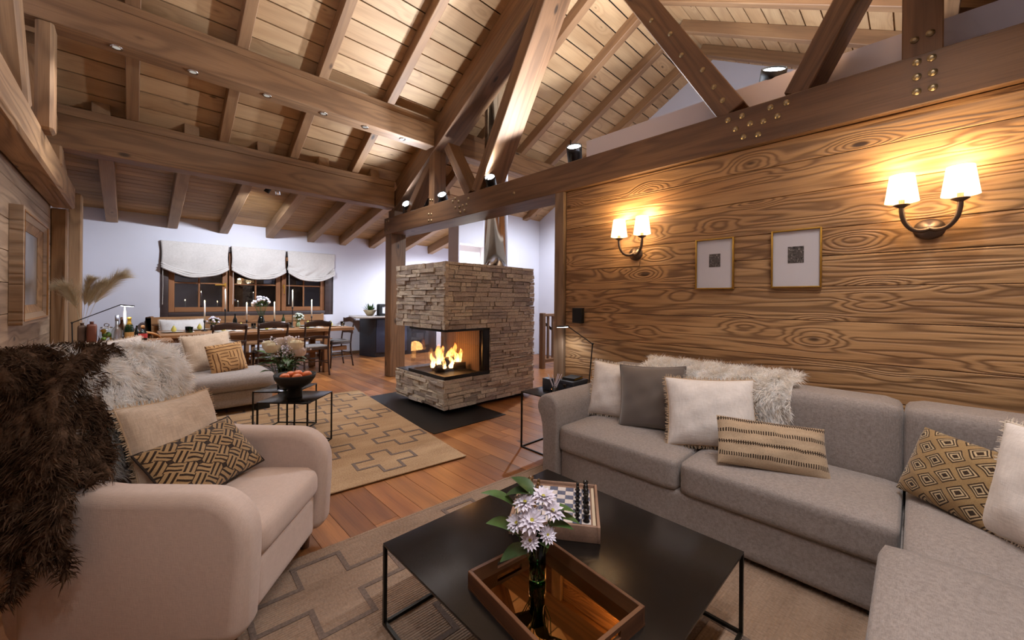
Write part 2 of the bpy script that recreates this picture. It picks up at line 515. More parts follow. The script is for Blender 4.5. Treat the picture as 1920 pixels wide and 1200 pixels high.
for (y, z) in [(0.94, 2.6), (0.85, 2.6), (0.89, 2.52), (0.8, 2.53), (0.72, 2.52), (0.84, 2.45), (0.75, 2.44), (0.68, 2.6), (0.59, 2.6), (0.64, 2.53), (0.0, 2.61), (-0.055, 2.61), (0.0, 2.53), (-0.06, 2.53), (0.0, 2.45), (-0.06, 2.45), (0.01, 2.76), (-0.05, 2.77), (1.12, 3.04), (1.04, 2.88), (0.98, 2.76), (1.53, 3.62), (1.37, 3.43), (1.28, 3.22), (4.89, 2.73), (4.83, 2.72), (4.89, 2.52), (4.82, 2.51), (4.89, 2.43), (4.82, 2.42), (4.24, 2.63), (4.3, 2.6), (4.24, 2.51), (4.17, 2.58), (4.08, 2.51), (4.15, 2.5), (4.04, 2.44), (4.13, 2.43), (3.96, 2.58), (4.0, 2.51), (3.13, 2.49), (6.2, 2.6), (6.12, 2.6), (6.2, 2.45), (6.12, 2.45)]:
    o = link('bolt', bm, None, tr)
    x_ = TX if z < 2.65 else (TX+.01 if y < 4.5 else XC-.06-.1)
    if z > 2.65 and abs(y) < .1: x_ = XC-.13
    o.location = Vector((x_, y, z))-tr.location
    o.rotation_euler = (0, -PI/2, 0)

lt = thing('old_timber_truss', 'rough-hewn old timber frame on top of the left wall', 'truss', (-.63, 2.5, 2.375))
beam('tie_beam', (-.632, -2.2, 2.512), (-.632, 7.32, 2.512), .2, .275, M['oldbeam'], lt, bevel=.02)
beam('brace', (-.59, 4.4, 2.62), (-.59, 3.55, 3.95), .11, .17, M['oldbeam'], lt, bevel=.02)
beam('post', (-.52, 4.9, 2.62), (-.52, 4.9, 3.49), .10, .2, M['oldbeam'], lt, bevel=.02)
beam('brace', (-.62, 5.02, 3.4), (-.62, 6.7, 2.62), .14, .16, M['oldbeam'], lt, bevel=.015)
beam('post', (-.6, 5.98, 2.6), (-.6, 5.98, 2.8), .16, .16, M['oldbeam'], lt, bevel=.015)

def post(label, x, y, wx, wy, z1, m, bevel=.008):
    o = beam('wooden_post', (x, y, 0), (x, y, z1), wx, wy, m, up=(0, 1, 0), bevel=bevel)
    return tag(o, label, 'post', 'timber posts')
post('smooth brown post standing between dining area and stone fireplace', 3.185, 6.13, .27, .2, 2.38, M['truss'])
post('slim wooden post at the end of the panelled wall', 3.17, 2.485, .23, .12, 2.38, M['leftwood'])
post('cracked old timber post beside the deep framed painting', -.67, 7.46, .14, .2, 2.38, M['oldbeam'], .015)
post('squared old timber post standing behind the dried pampas grass', -.58, 8.1, .12, .24, 2.7, M['oldbeam'], .012)
# ---------------- lamps of the room ----------------
M['disc'] = emit('lit_spot_lens', (0.9, 0.95, 1.0, 1), 14)
M['shade'] = NT('lit_linen_shade').set(color=lin('f2e2c4'), rough=.9, emit=(1.0, .74, .42, 1), es=1.7)
M['bulb'] = emit('lit_bulb', (1.0, .8, .5, 1), 10)
UP_W, DN_W, SC_W = 132, 55, 4.2

def uplight(x, y, z, base_z, tgt, label, wat=UP_W, ang=128, bl=.8, k=1.0):
    o = thing('uplight_spot', label, 'spotlight', (x, y, base_z), group='black uplights on the roof timbers')
    d = (Vector(tgt)-Vector((x, y, z))).normalized()
    q = d.to_track_quat('Z', 'Y').to_matrix().to_4x4(); q.translation = Vector((0, 0, z-base_z))
    MB().lathe([(r_*k, z_*k) for r_, z_ in ((.03, -.13), (.062, -.1), (.066, .0), (.066, .03), (.06, .03), (.058, .012), (.0, .012))], 20, q).obj('housing', M['matblack'], o, True)
    MB().lathe([(.056*k, .014*k), (.056*k, .022*k), (0, .024*k)], 20, q).obj('lens', M['disc'], o)
    MB().box(-.05, -.03, 0, .05, .03, .014).box(-.055, -.008, .01, -.045, .008, max(z-base_z, .03)).obj('bracket', M['matblack'], o)
    p = Vector((x, y, z))+d*.05
    light('uplight_beam', 'SPOT', p, wat, COOL, .05, p+d, ang, bl, o)
    return o
uplight(3.12, 3.62, 2.775, 2.65, (1.3, 2.4, 4.5), 'black uplight at the foot of the wide diagonal strut')
uplight(3.1, 4.62, 2.745, 2.65, (1.3, 3.4, 4.4), 'black uplight beside the short king post of the truss')
uplight(3.1, 5.62, 2.79, 2.65, (1.2, 4.4, 4.0), 'black uplight next to the end of the lower purlin', UP_W*.5)
uplight(3.5, 2.64, 2.97, 2.66, (2.9, 2.29, 3.77), 'black uplight at the far end of the white ledge', UP_W*1.5, 178, .12, 1.3)
uplight(3.48, 0.76, 3.03, 2.977, (2.88, .41, 3.83), 'black uplight between the two crossing struts on the ledge', UP_W*1.4, 178, .12, 1.3)

def downlight(x, y, z, i, where, wat=DN_W, ang=118):
    o = thing('recessed_downlight', '%s small chrome downlight %s' % (i, where), 'downlight', (x, y, z), group='recessed downlights in the purlins')
    MB().shell([(.028, -.002), (.04, -.008), (.043, -.001), (.043, .0)], 20).obj('chrome_ring', M['chrome'], o, True)
    MB().lathe([(.027, -.003), (0, -.004)], 16).obj('lens', M['dim'], o)
    light('downlight_beam', 'SPOT', (x, y, z-.03), wat, NEUT, .06, (x, y-.0001, z-2), ang, .9, o)
M['dim'] = emit('small_lamp_lens', (1, .93, .82, 1), .25)
ORD = ['first', 'second', 'third', 'fourth', 'fifth', 'sixth', 'seventh', 'eighth', 'ninth']
for i, x in enumerate((-.12, .4, 1.02, 1.6, 2.1, 2.62)):
    downlight(x, 4.88, 3.478, ORD[i], 'from the left under the upper purlin', 40)
for x in (-.1, .5, 1.1, 1.7, 2.2):
    q = Matrix.Translation(Vector((x, -.1, 3.379))-rp.location)
    MB().lathe([(.03, -.003), (.04, -.008), (.043, 0)], 16, q).obj('downlight', M['chrome'], rp, True)
    light('downlight_beam', 'SPOT', (x, -.1, 3.35), 42, NEUT, .06, (x, -.1001, 1.4), 118, .9, rp)

MB().box(XK+.1, YK+.14, 1.751, XK+.7, YK+.18, 1.765).obj('niche_strip_light', emit('warm_strip', (1, .9, .72, 1), 6), ws)
light('niche_glow', 'POINT', (XK+.4, YK+.1, 1.86), 9, (1, .92, .8), .05, parent=ws)
# two-headed track spot under the dining ceiling
o = thing('twin_ceiling_spot', 'black and chrome twin spot under the slatted dining ceiling', 'spotlight', (1.56, 7.0, 3.01))
MB().box(-.14, -.025, .0, .14, .025, .03).obj('rail', M['matblack'], o)
for sx, a in ((-.07, (-.5, .3, -1)), (.06, (.3, .5, -1))):
    q = Vector(a).normalized().to_track_quat('Z', 'Y').to_matrix().to_4x4(); q.translation = (sx, 0, -.035)
    MB().lathe([(.0, -.05), (.035, -.045), (.038, .05), (.032, .05), (.03, .04), (0, .04)], 18, q).obj('head', M['matblack'] if sx < 0 else M['chrome'], o, True)
light('twin_spot_beam', 'SPOT', (1.56, 7.0, 2.9), 190, COOL, .04, (1.2, 8.6, .8), 135, .7, o)
# kitchen ceiling lamps beyond the post
for par, x, y, zc, rod, wat in ((c2, 5.6, 7.5, zlow(7.5)-.02, .2, 380), (ce, 5.6, 4.3, 3.6, .56, 330)):
    MB().lathe([(.09, -.05), (.09, 0), (.02, .0), (.02, .03), (.008, .04), (.008, rod)], 20, Matrix.Translation((x, y, zc))).obj('lamp_body', M['matblack'], par)
    MB().lathe([(.08, -.054), (0, -.054)], 20, Matrix.Translation((x, y, zc))).obj('lamp_lens', M['disc'], par)
    if wat: light('ceiling_lamp_beam', 'SPOT', (x, y, zc-.08), wat, COOL, .05, (x, y+.0001, 0), 165, .5, par)


MB().box(3.54, 1.5, 2.74, 3.68, 1.7, 2.78).obj('added_fill_shelf', M['matblack'], wr)  # shelf, bulb and spot added unseen behind the ledge as a fill light
MB().ball((3.64, 1.6, 2.81), .03).obj('added_fill_bulb', M['disc'], wr, True)
light('added_gable_fill', 'SPOT', (3.66, 1.6, 2.86), 130, COOL, .06, (4.2, 1.7, 3.9), 160, .4, wr)  # added fill, brightens the white gable and the roof beyond the truss

# sconces on the panelled wall
def sconce(y, z, label, ys, wat=SC_W):
    o = thing('double_wall_sconce', label, 'wall lamp', (3.09, y, z), group='double shaded wall sconces')
    q = Matrix.Rotation(-PI/2, 4, 'Y') @ Matrix.Diagonal((.9, 1, 1, 1))
    MB().lathe([(.062, 0), (.062, .008), (.052, .014), (.046, .024), (.03, .03), (.02, .045), (0, .048)], 24, q).obj('backplate', M['bronze'], o, True)
    for s, dy in zip((1, -1), ys):
        pts = [(-.04, 0, 0), (-.06, dy*.25, -.012), (-.08, dy*.6, -.005), (-.095, dy*.88, .035), (-.1, dy*.99, .085), (-.1, dy, .118)]
        a = thing_part('arm', o)
        MB().tube(smooth_path(pts, 4), .0115, 10).obj('tube', M['bronze'], a, True)
        MB().lathe([(.009, .105), (.012, .115), (.034, .128), (.034, .133), (.012, .135), (.012, .165), (0, .165)], 20, Matrix.Translation((-.1, dy, 0))).obj('cup', M['bronze'], a, True)
        sh = MB().shell([(.069, .146), (.05, .292), (.048, .292), (.067, .146), (.069, .146)], 32, Matrix.Translation((-.1, dy, 0))).obj('shade', M['shade'], o, True)
        MB().ball((-.1, dy, .205), (.02, .02, .032)).obj('bulb', M['bulb'], o, True)
        light('sconce_glow', 'POINT', (3.09-.1, y+dy, z+.31), wat, WARM, .035, parent=o)
        light('sconce_glow', 'POINT', (3.09-.1, y+dy, z+.125), wat*.5, WARM, .03, parent=o)

def thing_part(name, parent):
    e = bpy.data.objects.new(name, None); C.objects.link(e); e.parent = parent; return e

def smooth_path(pts, k=4):
    P = [Vector(p) for p in pts]; out = []
    for i in range(len(P)-1):
        a, b, c, d = P[max(i-1, 0)], P[i], P[i+1], P[min(i+2, len(P)-1)]
        for j in range(k):
            t = j/k
            out.append(.5*((2*b)+(c-a)*t+(2*a-5*b+4*c-d)*t*t+(3*b-a-3*c+d)*t**3))
    out.append(P[-1])
    return out
sconce(1.665, 1.70, 'lit double sconce nearest the slim post, left of the framed prints', (.105, -.105))
sconce(-.052, 1.70, 'large lit double sconce at the right, above the corner sofa', (.105, -.105))

# ---------------- window with three casements, blinds ----------------
wn = struct('window_1')
f = MB()
Y0 = WY+.02
for b in ((WX0, WZ0, WX0+.11, WZ1), (WX1-.17, WZ0, WX1, WZ1), (WX0+.11, WZ0, WX1-.17, WZ0+.09), (WX0+.11, WZ1-.1, WX1-.17, WZ1)):
    MB().box(b[0], Y0, b[1], b[2], Y0+.16, b[3]).obj('lining', M['windark'], wn, bevel=.004)
M['night'] = pane_glass('night_window_pane', (.75, .8, .9, 1), .10)
for i, (a, b) in enumerate(((.44, 1.30), (1.32, 2.2), (2.22, 3.07))):
    cs_ = thing_part('casement', wn)
    zb, zt = WZ0+.09, WZ1-.1
    for p in ((a, zb, a+.085, zt), (b-.085, zb, b, zt)):
        beam('stile', ((p[0]+p[2])/2, Y0+.07, p[1]), ((p[0]+p[2])/2, Y0+.07, p[3]), .085, .06, M['window'], cs_, up=(0, 1, 0))
    for p in ((zb, zb+.09), (zt-.09, zt)):
        beam('rail', (a+.085, Y0+.07, (p[0]+p[1])/2), (b-.085, Y0+.07, (p[0]+p[1])/2), .06, .09, M['window'], cs_)
    xm = (a+b)/2
    beam('muntin', (xm, Y0+.07, zb+.09), (xm, Y0+.07, zt-.09), .03, .035, M['window'], cs_, up=(0, 1, 0))
    zq = (zb+.09)+(1.553-1.11)
    for p in ((a+.085, xm-.015), (xm+.015, b-.085)):
        beam('muntin', (p[0], Y0+.07, zq), (p[1], Y0+.07, zq), .035, .026, M['window'], cs_)
    for (xa, xb) in ((a+.085, xm-.015), (xm+.015, b-.085)):
        for (za, zc) in ((zb+.09, zq-.013), (zq+.013, zt-.09)):
            MB().box(xa, Y0+.068, za, xb, Y0+.072, zc).obj('pane', M['night'], cs_)
    if i < 2:
        hx = b-.04 if i == 0 else b+.06
        if i == 0: MB().bar((hx, Y0+.01, 1.535), (hx-.16, Y0, 1.53), .014, .02).bar((hx, Y0+.035, 1.50), (hx, Y0+.035, 1.57), .03, .012, (0, 1, 0)).obj('handle', M['brass'], cs_)
        else: MB().bar((hx, Y0, 1.54), (hx, Y0, 1.38), .016, .016).bar((hx, Y0+.035, 1.50), (hx, Y0+.035, 1.57), .03, .012, (0, 1, 0)).obj('handle', M['brass'], cs_)
MB().box(-.5, WY+.9, -1, 4.5, WY+.92, 3).obj('night_backdrop', plain('dark_outdoors', '0a0b10', .95), wn)

M['linen'] = fabric('white_linen', 'd6cfc6', 'a9a198', 300, slub=.35, low=.05)
M['blind'] = fabric('grey_white_blind_linen', 'd4ccc6', 'b0a8a0', 260, slub=.4, low=.06)
def blind(x0, x1, label, seed, crumple=0.0):
    o = thing('roman_blind', label, 'blind', ((x0+x1)/2, WY-.03, WZ1+.02), group='roman blinds on the dining window')
    W = (x1-x0)/2; rr = random.Random(seed)
    nx, nz = 36, 26
    vs, fs = [], []
    for j in range(nz+1):
        t = j/nz
        for i in range(nx+1):
            s = -1+2*i/nx
            drop = .43+.16*(1-s*s)           # sagging lower edge
            z = -t*drop
            pull = t**2*(.05*(1-abs(s)))      # sides draw in
            x = s*W*(1-.03*math.sin(t*PI*.9)*(1 if abs(s) > .5 else .6))
            y = -.018-.02*math.sin(t*PI)*(1-s*s)-.012*math.sin(6*s+9*t+seed)*t
            if crumple and t > .55: y -= crumple*math.sin(14*s+22*t)*(t-.55); z += crumple*.5*math.sin(9*s*s+17*t)*(t-.55)
            vs.append((x, y, z)); 
    for j in range(nz):
        for i in range(nx):
            a = j*(nx+1)+i
            fs.append((a, a+1, a+nx+2, a+nx+1))
    b = MB().add(vs, fs).obj('cloth', M['blind'], o, True)
    sd = b.modifiers.new('solid', 'SOLIDIFY'); sd.thickness = .004
    for k in range(3):       # gathered folds along the lower edge
        pts = []
        for i in range(25):
            s = -1+2*i/24
            pts.append((s*W*.985, -.045-.012*k, -(.405+.035*k)-.16*(1-s*s)+.02-.006*math.sin(7*s+k+seed)))
        MB().tube(pts, [.02 if 0 < i < 24 else .012 for i in range(25)], 8).obj('fold', M['blind'], o, True)
    MB().box(-W, -.02, -.02, W, .03, .0).obj('headrail', M['linen'], o)
    MB().tube([(-W+.03, -.03, -.4), (-W+.035, -.035, -.8), (-W+.03, -.03, -1.12)], .0035, 6).obj('cord', M['linen'], o)
    return o
blind(.33, 1.30, 'white linen blind at the left end of the dining window', 1)
blind(1.335, 2.27, 'white linen blind in the middle of the dining window', 2)
blind(2.295, 3.255, 'crumpled white linen blind at the right end of the window', 3, .09)
# ---------------- stone fireplace ----------------
t = NT('ledge_stone')
r = t.rnd(); p = t.vm('ADD', t.obj(), t.n('CombineXYZ', {0: t.ma('MULTIPLY', r, 31.0), 1: t.ma('MULTIPLY', r, 17.0), 2: t.ma('MULTIPLY', r, 57.0)}).outputs[0])
f1 = t.noise(t.vm('MULTIPLY', p, (1, 1, 2.2)), 5.0, 2, .6)
f2 = t.noise(p, 60.0, 2, .6)
co = t.ramp(t.ma('ADD', t.ma('MULTIPLY', f1, .55), t.ma('MULTIPLY', r, .5)), [(.15, lin('8c8076')), (.4, lin('b2a498')), (.62, lin('c8baa8')), (.85, lin('dccfb8'))])
co = t.mix(t.ma('MULTIPLY', t.mr(f2, .45, .7), .45), co, lin('5f544a'))
t.set(color=co, rough=.85); t.bump(t.ma('ADD', f2, f1), .6, .012)
M['stone'] = t.m
FX0, FX1, FY0, FY1 = 2.505, 3.95, 3.66, 4.76
fp = thing('stone_fireplace', 'freestanding stacked-stone fireplace with a corner glass firebox', 'fireplace', ((FX0+FX1)/2, (FY0+FY1)/2, 0))
FO = Vector(fp.location)
def fpart(mb, name, m, **k):
    o = mb.obj(name, m, fp, **k); o.location = -FO; return o
core = plain('stone_core', '7d7063', .9)
ins = .03
fpart(MB().box(FX0+ins, FY0+ins, .95, FX1-ins, FY1-ins, 1.715), 'hood_core', core)
fpart(MB().box(FX0+ins, FY0+ins, .05, FX1-ins, FY1-ins, .375), 'base_core', core)
fpart(MB().box(3.17, FY0+ins, .375, FX1-ins, FY1-ins, .95), 'chimney_core', core)
fpart(MB().box(FX0+.12, FY0+.1, .0062, FX1-.06, FY1-.1, .05), 'plinth', M['matblack'])
fpart(MB().box(FX0+.005, FY0+.005, .376, 3.16, FY1-.005, .392), 'hearth_slab', M['blackplate'])
rs = random.Random(5)
stones = []
def lay(axis, a0, a1, z0, z1, face, out):
    z = z0; row = 0
    while z < z1-.012:
        h = rs.choice((.03, .036, .042, .05, .058))
        if z+h > z1-.02: h = z1-z
        a = a0-rs.random()*.12
        while a < a1:
            L = rs.choice((.07, .1, .13, .16, .2, .26, .32))
            s, e = max(a, a0), min(a+L, a1)
            if a1-e < .04: e = a1
            a = e if e > a else a+L
            if e-s < .015: continue
            d = rs.uniform(.0, .026)
            g = .0016
            zz0, zz1 = z+g, z+h-g
            j = lambda k=.004: rs.uniform(-k, k)
            v = []
            for (aa, zz) in ((s+g, zz0), (e-g, zz0), (e-g, zz1), (s+g, zz1)):
                v.append((aa, ins+.004, zz))
            for (aa, zz) in ((s+g+.002, zz0+.001), (e-g-.002, zz0+.001), (e-g-.002, zz1-.001), (s+g+.002, zz1-.001)):
                v.append((aa+j(.003), -d+j(.006), zz+j(.003)))
            w_ = [(face+out*p_[1], p_[0], p_[2]) if axis == 'y' else (p_[0], face+out*p_[1], p_[2]) for p_ in v]
            stones.append(((e-s)*h, w_))
        z += h
lay('x', FX0-.012, FX1+.01, .95, 1.725, FY0, 1)
lay('x', FX0-.012, FX1+.01, .05, .385, FY0, 1)
lay('x', 3.168, FX1+.01, .385, .95, FY0, 1)
lay('y', FY0-.012, FY1, .95, 1.725, FX0, 1)
lay('y', FY0-.012, FY1, .05, .385, FX0, 1)
stones.sort(key=lambda q: -q[0])
QF = [(4, 5, 6, 7), (0, 1, 5, 4), (1, 2, 6, 5), (2, 3, 7, 6), (3, 0, 4, 7), (0, 3, 2, 1)]
rest = MB()
for i, (ar, v) in enumerate(stones):
    if i < 300:
        c_ = sum((Vector(q) for q in v), Vector())/8
        o = MB().add([Vector(q)-c_ for q in v], QF).obj('stone', M['stone'], fp); o.location = c_-FO
    else:
        rest.add(v, QF)
fpart(rest, 'small_stone_infill', M['stone'], kind='stuff')
lay_back = None
# firebox
br = NT('firebrick'); bk = br.n('TexBrick', {'Vector': br.vm('MULTIPLY', br.vm('ADD', br.obj(), (0, 0, 0)), (1, 1, 1)), 'Color1': lin('6a5240'), 'Color2': lin('574434'), 'Mortar': lin('2c221a'), 'Scale': 6.0})
br.set(color=bk.outputs[0], rough=.9); M['firebrick'] = br.m
fpart(MB().box(3.05, FY0+.06, .41, 3.07, 4.4, .94), 'back_panel', M['firebrick'])
fpart(MB().box(FX0+.04, FY0+.05, .392, 3.07, 4.40, .415), 'fire_floor', M['matblack'])
fpart(MB().box(3.08, FY0+.004, .38, 3.168, FY0+.06, .955), 'door_jamb', M['matblack'], bevel=.003)
fpart(MB().box(3.06, FY0+.0, .392, 3.085, FY0+.03, .945), 'door_stile', M['black'], bevel=.003)
fpart(MB().prism([(FX0+.002, FY0+.002), (3.168, FY0+.002), (3.168, FY0+.05), (FX0+.05, FY0+.05), (FX0+.05, 4.40), (3.07, 4.40), (3.07, 4.44), (FX0+.002, 4.44)], .925, .955), 'top_frame', M['matblack'])
fpart(MB().prism([(FX0-.004, FY0-.004), (3.168, FY0-.004), (3.168, FY0+.05), (FX0+.05, FY0+.05), (FX0+.05, 4.40), (3.07, 4.40), (3.07, 4.45), (FX0-.004, 4.45)], .392, .425), 'bottom_frame', M['matblack'])
M['fireglass'] = pane_glass('fire_glass', (.97, .96, .95, 1), .03)
for nm, bx in (('glass_pane', (FX0+.012, FY0+.012, .425, 3.06, FY0+.017, .925)), ('glass_pane', (FX0+.012, FY0+.018, .425, FX0+.017, 4.42, .925)), ('glass_pane', (FX0+.018, 4.42, .425, 3.06, 4.425, .925))):
    fpart(MB().box(*bx), nm, M['fireglass'])
M['log'] = wood('charred_log', '4a3626', '5e4630', '1a120c', ring=9, line=.6, knots=.2, bump=.5, rough=.9, rand=.2)
for a, b, rr in (((2.62, 3.98, .455), (2.98, 4.1, .475), .05), ((2.66, 4.16, .45), (3.0, 3.92, .47), .048), ((2.7, 3.93, .53), (2.95, 4.13, .55), .05)):
    L = (Vector(b)-Vector(a)).length
    o = MB().tube([(0, 0, 0), (L*.35, .006, .004), (L*.7, -.004, .003), (L, 0, 0)], [rr, rr*1.06, rr*.97, rr*.9], 12).obj('log', M['log'], fp, True)
    o.matrix_local = Matrix.Translation(-FO) @ frame(a, b)
t = NT('flame')
zc = t.xyz(t.obj())[2]
g = t.ramp(t.mr(zc, 0.0, .30), [(0, (1.0, .62, .25, 1)), (.35, (1.0, .42, .10, 1)), (1, (.9, .16, .02, 1))])
lw = t.n('LayerWeight', {0: .35}).outputs['Facing']
em = t.n('Emission', {0: g, 1: 6.0}); tp = t.n('BsdfTransparent')
fa = t.ma('MULTIPLY', t.ma('SUBTRACT', 1.0, lw), t.mr(zc, .02, .30, .95, .12))
nz_ = t.noise(t.vm('MULTIPLY', t.obj(), (1, 1, .35)), 26.0, 2)
fa = t.ma('MULTIPLY', fa, t.mr(nz_, .38, .6, .12, 1.0))
mx = t.n('MixShader', {0: fa}); t.t.links.new(tp.outputs[0], mx.inputs[1]); t.t.links.new(em.outputs[0], mx.inputs[2]); t.t.links.new(mx.outputs[0], t.out.inputs[0])
M['flame'] = t.m
rf = random.Random(3)
for (x, y, h, wd) in ((2.68, 4.02, .30, .05), (2.74, 4.1, .26, .05), (2.82, 4.0, .24, .045), (2.9, 4.06, .29, .05), (2.95, 4.0, .22, .045), (2.63, 4.1, .18, .035), (2.78, 3.93, .16, .035), (2.99, 4.12, .17, .04), (2.7, 3.95, .2, .03)):
    vs, fs = [], []; n = 10; K = 9; ph = rf.random()*6
    for k in range(K+1):
        q = k/K
        rr = wd*(.55+1.2*q)*(1-q)**.8*1.3+.001
        cx = .028*math.sin(ph+q*5)*q; cyy = .02*math.cos(ph*1.7+q*4)*q
        vs += [(cx+rr*math.cos(2*PI*i/n)*(1+.25*math.sin(3*q*5+i)), cyy+rr*math.sin(2*PI*i/n)*.8, q*h) for i in range(n)]
    for k in range(K):
        fs += [(k*n+i, k*n+(i+1) % n, (k+1)*n+(i+1) % n, (k+1)*n+i) for i in range(n)]
    o = MB().add(vs, fs).obj('flame', M['flame'], fp, True); o.location = Vector((x, y, .46))-FO
light('fire_glow', 'POINT', (2.8, 4.05, .62), 8, (1, .45, .14), .1, parent=fp)

hp = MB().box(2.08, 3.2, .0005, 3.02, 5.0, .006).obj('hearth_plate', M['blackplate'])
tag(hp, 'black steel plate lying on the floor under the stone fireplace', 'floor plate')
pipe = thing('flue_pipe', 'polished steel flue pipe rising from the stone fireplace', 'flue', (3.6, 4.05, 1.716))
MB().lathe([(.165, 0), (.165, 1.35), (.171, 1.355), (.171, 1.4), (.165, 1.405), (.165, 2.64)], 40).obj('tube', M['chrome'], pipe, True)
MB().lathe([(.21, 0), (.21, .008), (.166, .012)], 40).obj('collar', M['chrome'], pipe, True)

# ---------------- stair railing beyond ----------------
rl = thing('stair_railing', 'wooden stair railing with square balusters behind the fireplace', 'railing', (5.6, 4.9, 0))
beam('newel_post', (5.56, 4.9, 0), (5.56, 4.9, 1.05), .09, .09, M['truss'], rl)
beam('handrail', (5.6, 4.9, 1.01), (6.95, 4.9, 1.01), .06, .05, M['truss'], rl)
beam('bottom_rail', (5.6, 4.9, .14), (6.95, 4.9, .14), .05, .07, M['truss'], rl)
for i in range(9):
    beam('baluster', (5.72+.14*i, 4.9, .17), (5.72+.14*i, 4.9, .99), .045, .03, M['truss'], rl, bevel=0)
beam('stair_string', (5.6, 5.0, .92), (6.6, 5.0, .35), .03, .04, M['matblack'], rl, bevel=0)

# ---------------- kitchen island ----------------
isl = thing('kitchen_island', 'dark kitchen island with a pale curved worktop by the far wall', 'kitchen island', (4.6, 8.45, 0))
MB().prism([(-.78, -.2), (.8, -.2), (.8, .35), (-.9, .35)], .0, .87).obj('body', plain('anthracite_front', '26272d', .45), isl, bevel=.004)
MB().box(-.76, -.215, .1, -.02, -.2, .84).obj('front_panel', plain('blue_grey_panel', '33384a', .4), isl, bevel=.003)
poly = [(.85, -.32), (.85, .6), (-1.05, .6)]+[(-1.05-.18*math.sin(a)+.0, .6-.92*(a/(PI*.5))*1.0) for a in [PI*.5*k/10 for k in range(1, 10)]]+[(-.95, -.32)]
MB().prism(poly, .87, .905).obj('worktop', plain('pale_stone_worktop', 'b5aaa0', .4), isl, bevel=.005)
M['leaf'] = plain('green_leaf', '3d5a26', .5, 0, .3, 30)
M['palegreen'] = plain('pale_grey_green', '8f9a72', .6, 0, .2, 30)
pl = thing('plant_bowl', 'beige bowl with a green plant on the kitchen island', 'plant', (3.86, 8.62, .905))
MB().lathe([(.05, 0), (.07, .01), (.15, .13), (.14, .13), (.06, .02), (0, .02)], 24).obj('bowl', plain('beige_ceramic', 'b8a682', .6), pl, True)
fo = MB(); q = random.Random(8)
for i in range(46):
    a = q.random()*2*PI; l = q.uniform(.08, .2); e = q.uniform(.3, 1.3); r0 = q.uniform(0, .06)
    b = Vector((r0*math.cos(a), r0*math.sin(a), .12)); d = Vector((math.cos(a)*math.cos(e), math.sin(a)*math.cos(e), math.sin(e)))
    sd = d.cross(Vector((0, 0, 1))).normalized()*.018
    fo.add([b, b+d*l*.5+sd, b+d*l, b+d*l*.5-sd], [(0, 1, 2, 3)])
fo.obj('foliage', M['leaf'], pl, kind='stuff')
cm = thing('coffee_machine', 'small black coffee machine on a tray on the island', 'coffee machine', (4.07, 8.42, .905))
MB().box(-.13, -.12, 0, .22, .12, .018).obj('tray', M['matblack'], cm, bevel=.004)
MB().prism([(-.12, .018), (.1, .018), (.1, .05), (-.03, .06), (-.03, .2), (.06, .21), (.06, .27), (-.1, .27), (-.12, .25)], -.06, .06, Matrix.Rotation(PI/2, 4, 'X')).obj('body', M['matblack'], cm, bevel=.012, seg=3)
MB().tube([(.03, 0, .21), (.03, 0, .185)], .012, 10).obj('spout', M['chrome'], cm)
# ---------------- upholstery helpers ----------------
def rbox(mb, x0, y0, z0, x1, y1, z1, r=.05, crown=0.0, n=10, bulge=0.0, wob=0.0, seed=0):
    c = Vector(((x0+x1)/2, (y0+y1)/2, (z0+z1)/2)); h = Vector(((x1-x0)/2, (y1-y0)/2, (z1-z0)/2))
    r = min(r, h.x, h.y, h.z)
    idx = {}; vs = []; fs = []
    def ax(k):      # denser near the ends
        t = -1+2*k/n
        return math.copysign(abs(t)**.75, t)
    def vid(i, j, k):
        if (i, j, k) in idx: return idx[(i, j, k)]
        u = Vector((ax(i), ax(j), ax(k)))
        p = Vector((u.x*h.x, u.y*h.y, u.z*h.z))
        q = Vector([max(-(h[a]-r), min(h[a]-r, p[a])) for a in range(3)])
        d = p-q
        if d.length > 1e-9: p = q+d.normalized()*r
        cu = (1-u.x*u.x)*(1-u.y*u.y)
        if crown and u.z > -.2: p.z += crown*cu*(1 if u.z > .99 else max(0, u.z))
        if bulge: p.x += bulge*u.x*(1-u.y**2)*(1-u.z**2); p.y += bulge*u.y*(1-u.x**2)*(1-u.z**2)
        if wob: p += Vector((0, 0, wob*math.sin(7*p.x+seed)*math.sin(6*p.y+seed*2)*(1 if u.z > 0 else 0)))
        idx[(i, j, k)] = len(vs); vs.append(c+p); return idx[(i, j, k)]
    for a in range(n):
        for b in range(n):
            fs.append((vid(a, b, 0), vid(a, b+1, 0), vid(a+1, b+1, 0), vid(a+1, b, 0)))
            fs.append((vid(a, b, n), vid(a+1, b, n), vid(a+1, b+1, n), vid(a, b+1, n)))
            fs.append((vid(a, 0, b), vid(a+1, 0, b), vid(a+1, 0, b+1), vid(a, 0, b+1)))
            fs.append((vid(a, n, b), vid(a, n, b+1), vid(a+1, n, b+1), vid(a+1, n, b)))
            fs.append((vid(0, a, b), vid(0, a, b+1), vid(0, a+1, b+1), vid(0, a+1, b)))
            fs.append((vid(n, a, b), vid(n, a+1, b), vid(n, a+1, b+1), vid(n, a, b+1)))
    return mb.add(vs, fs)

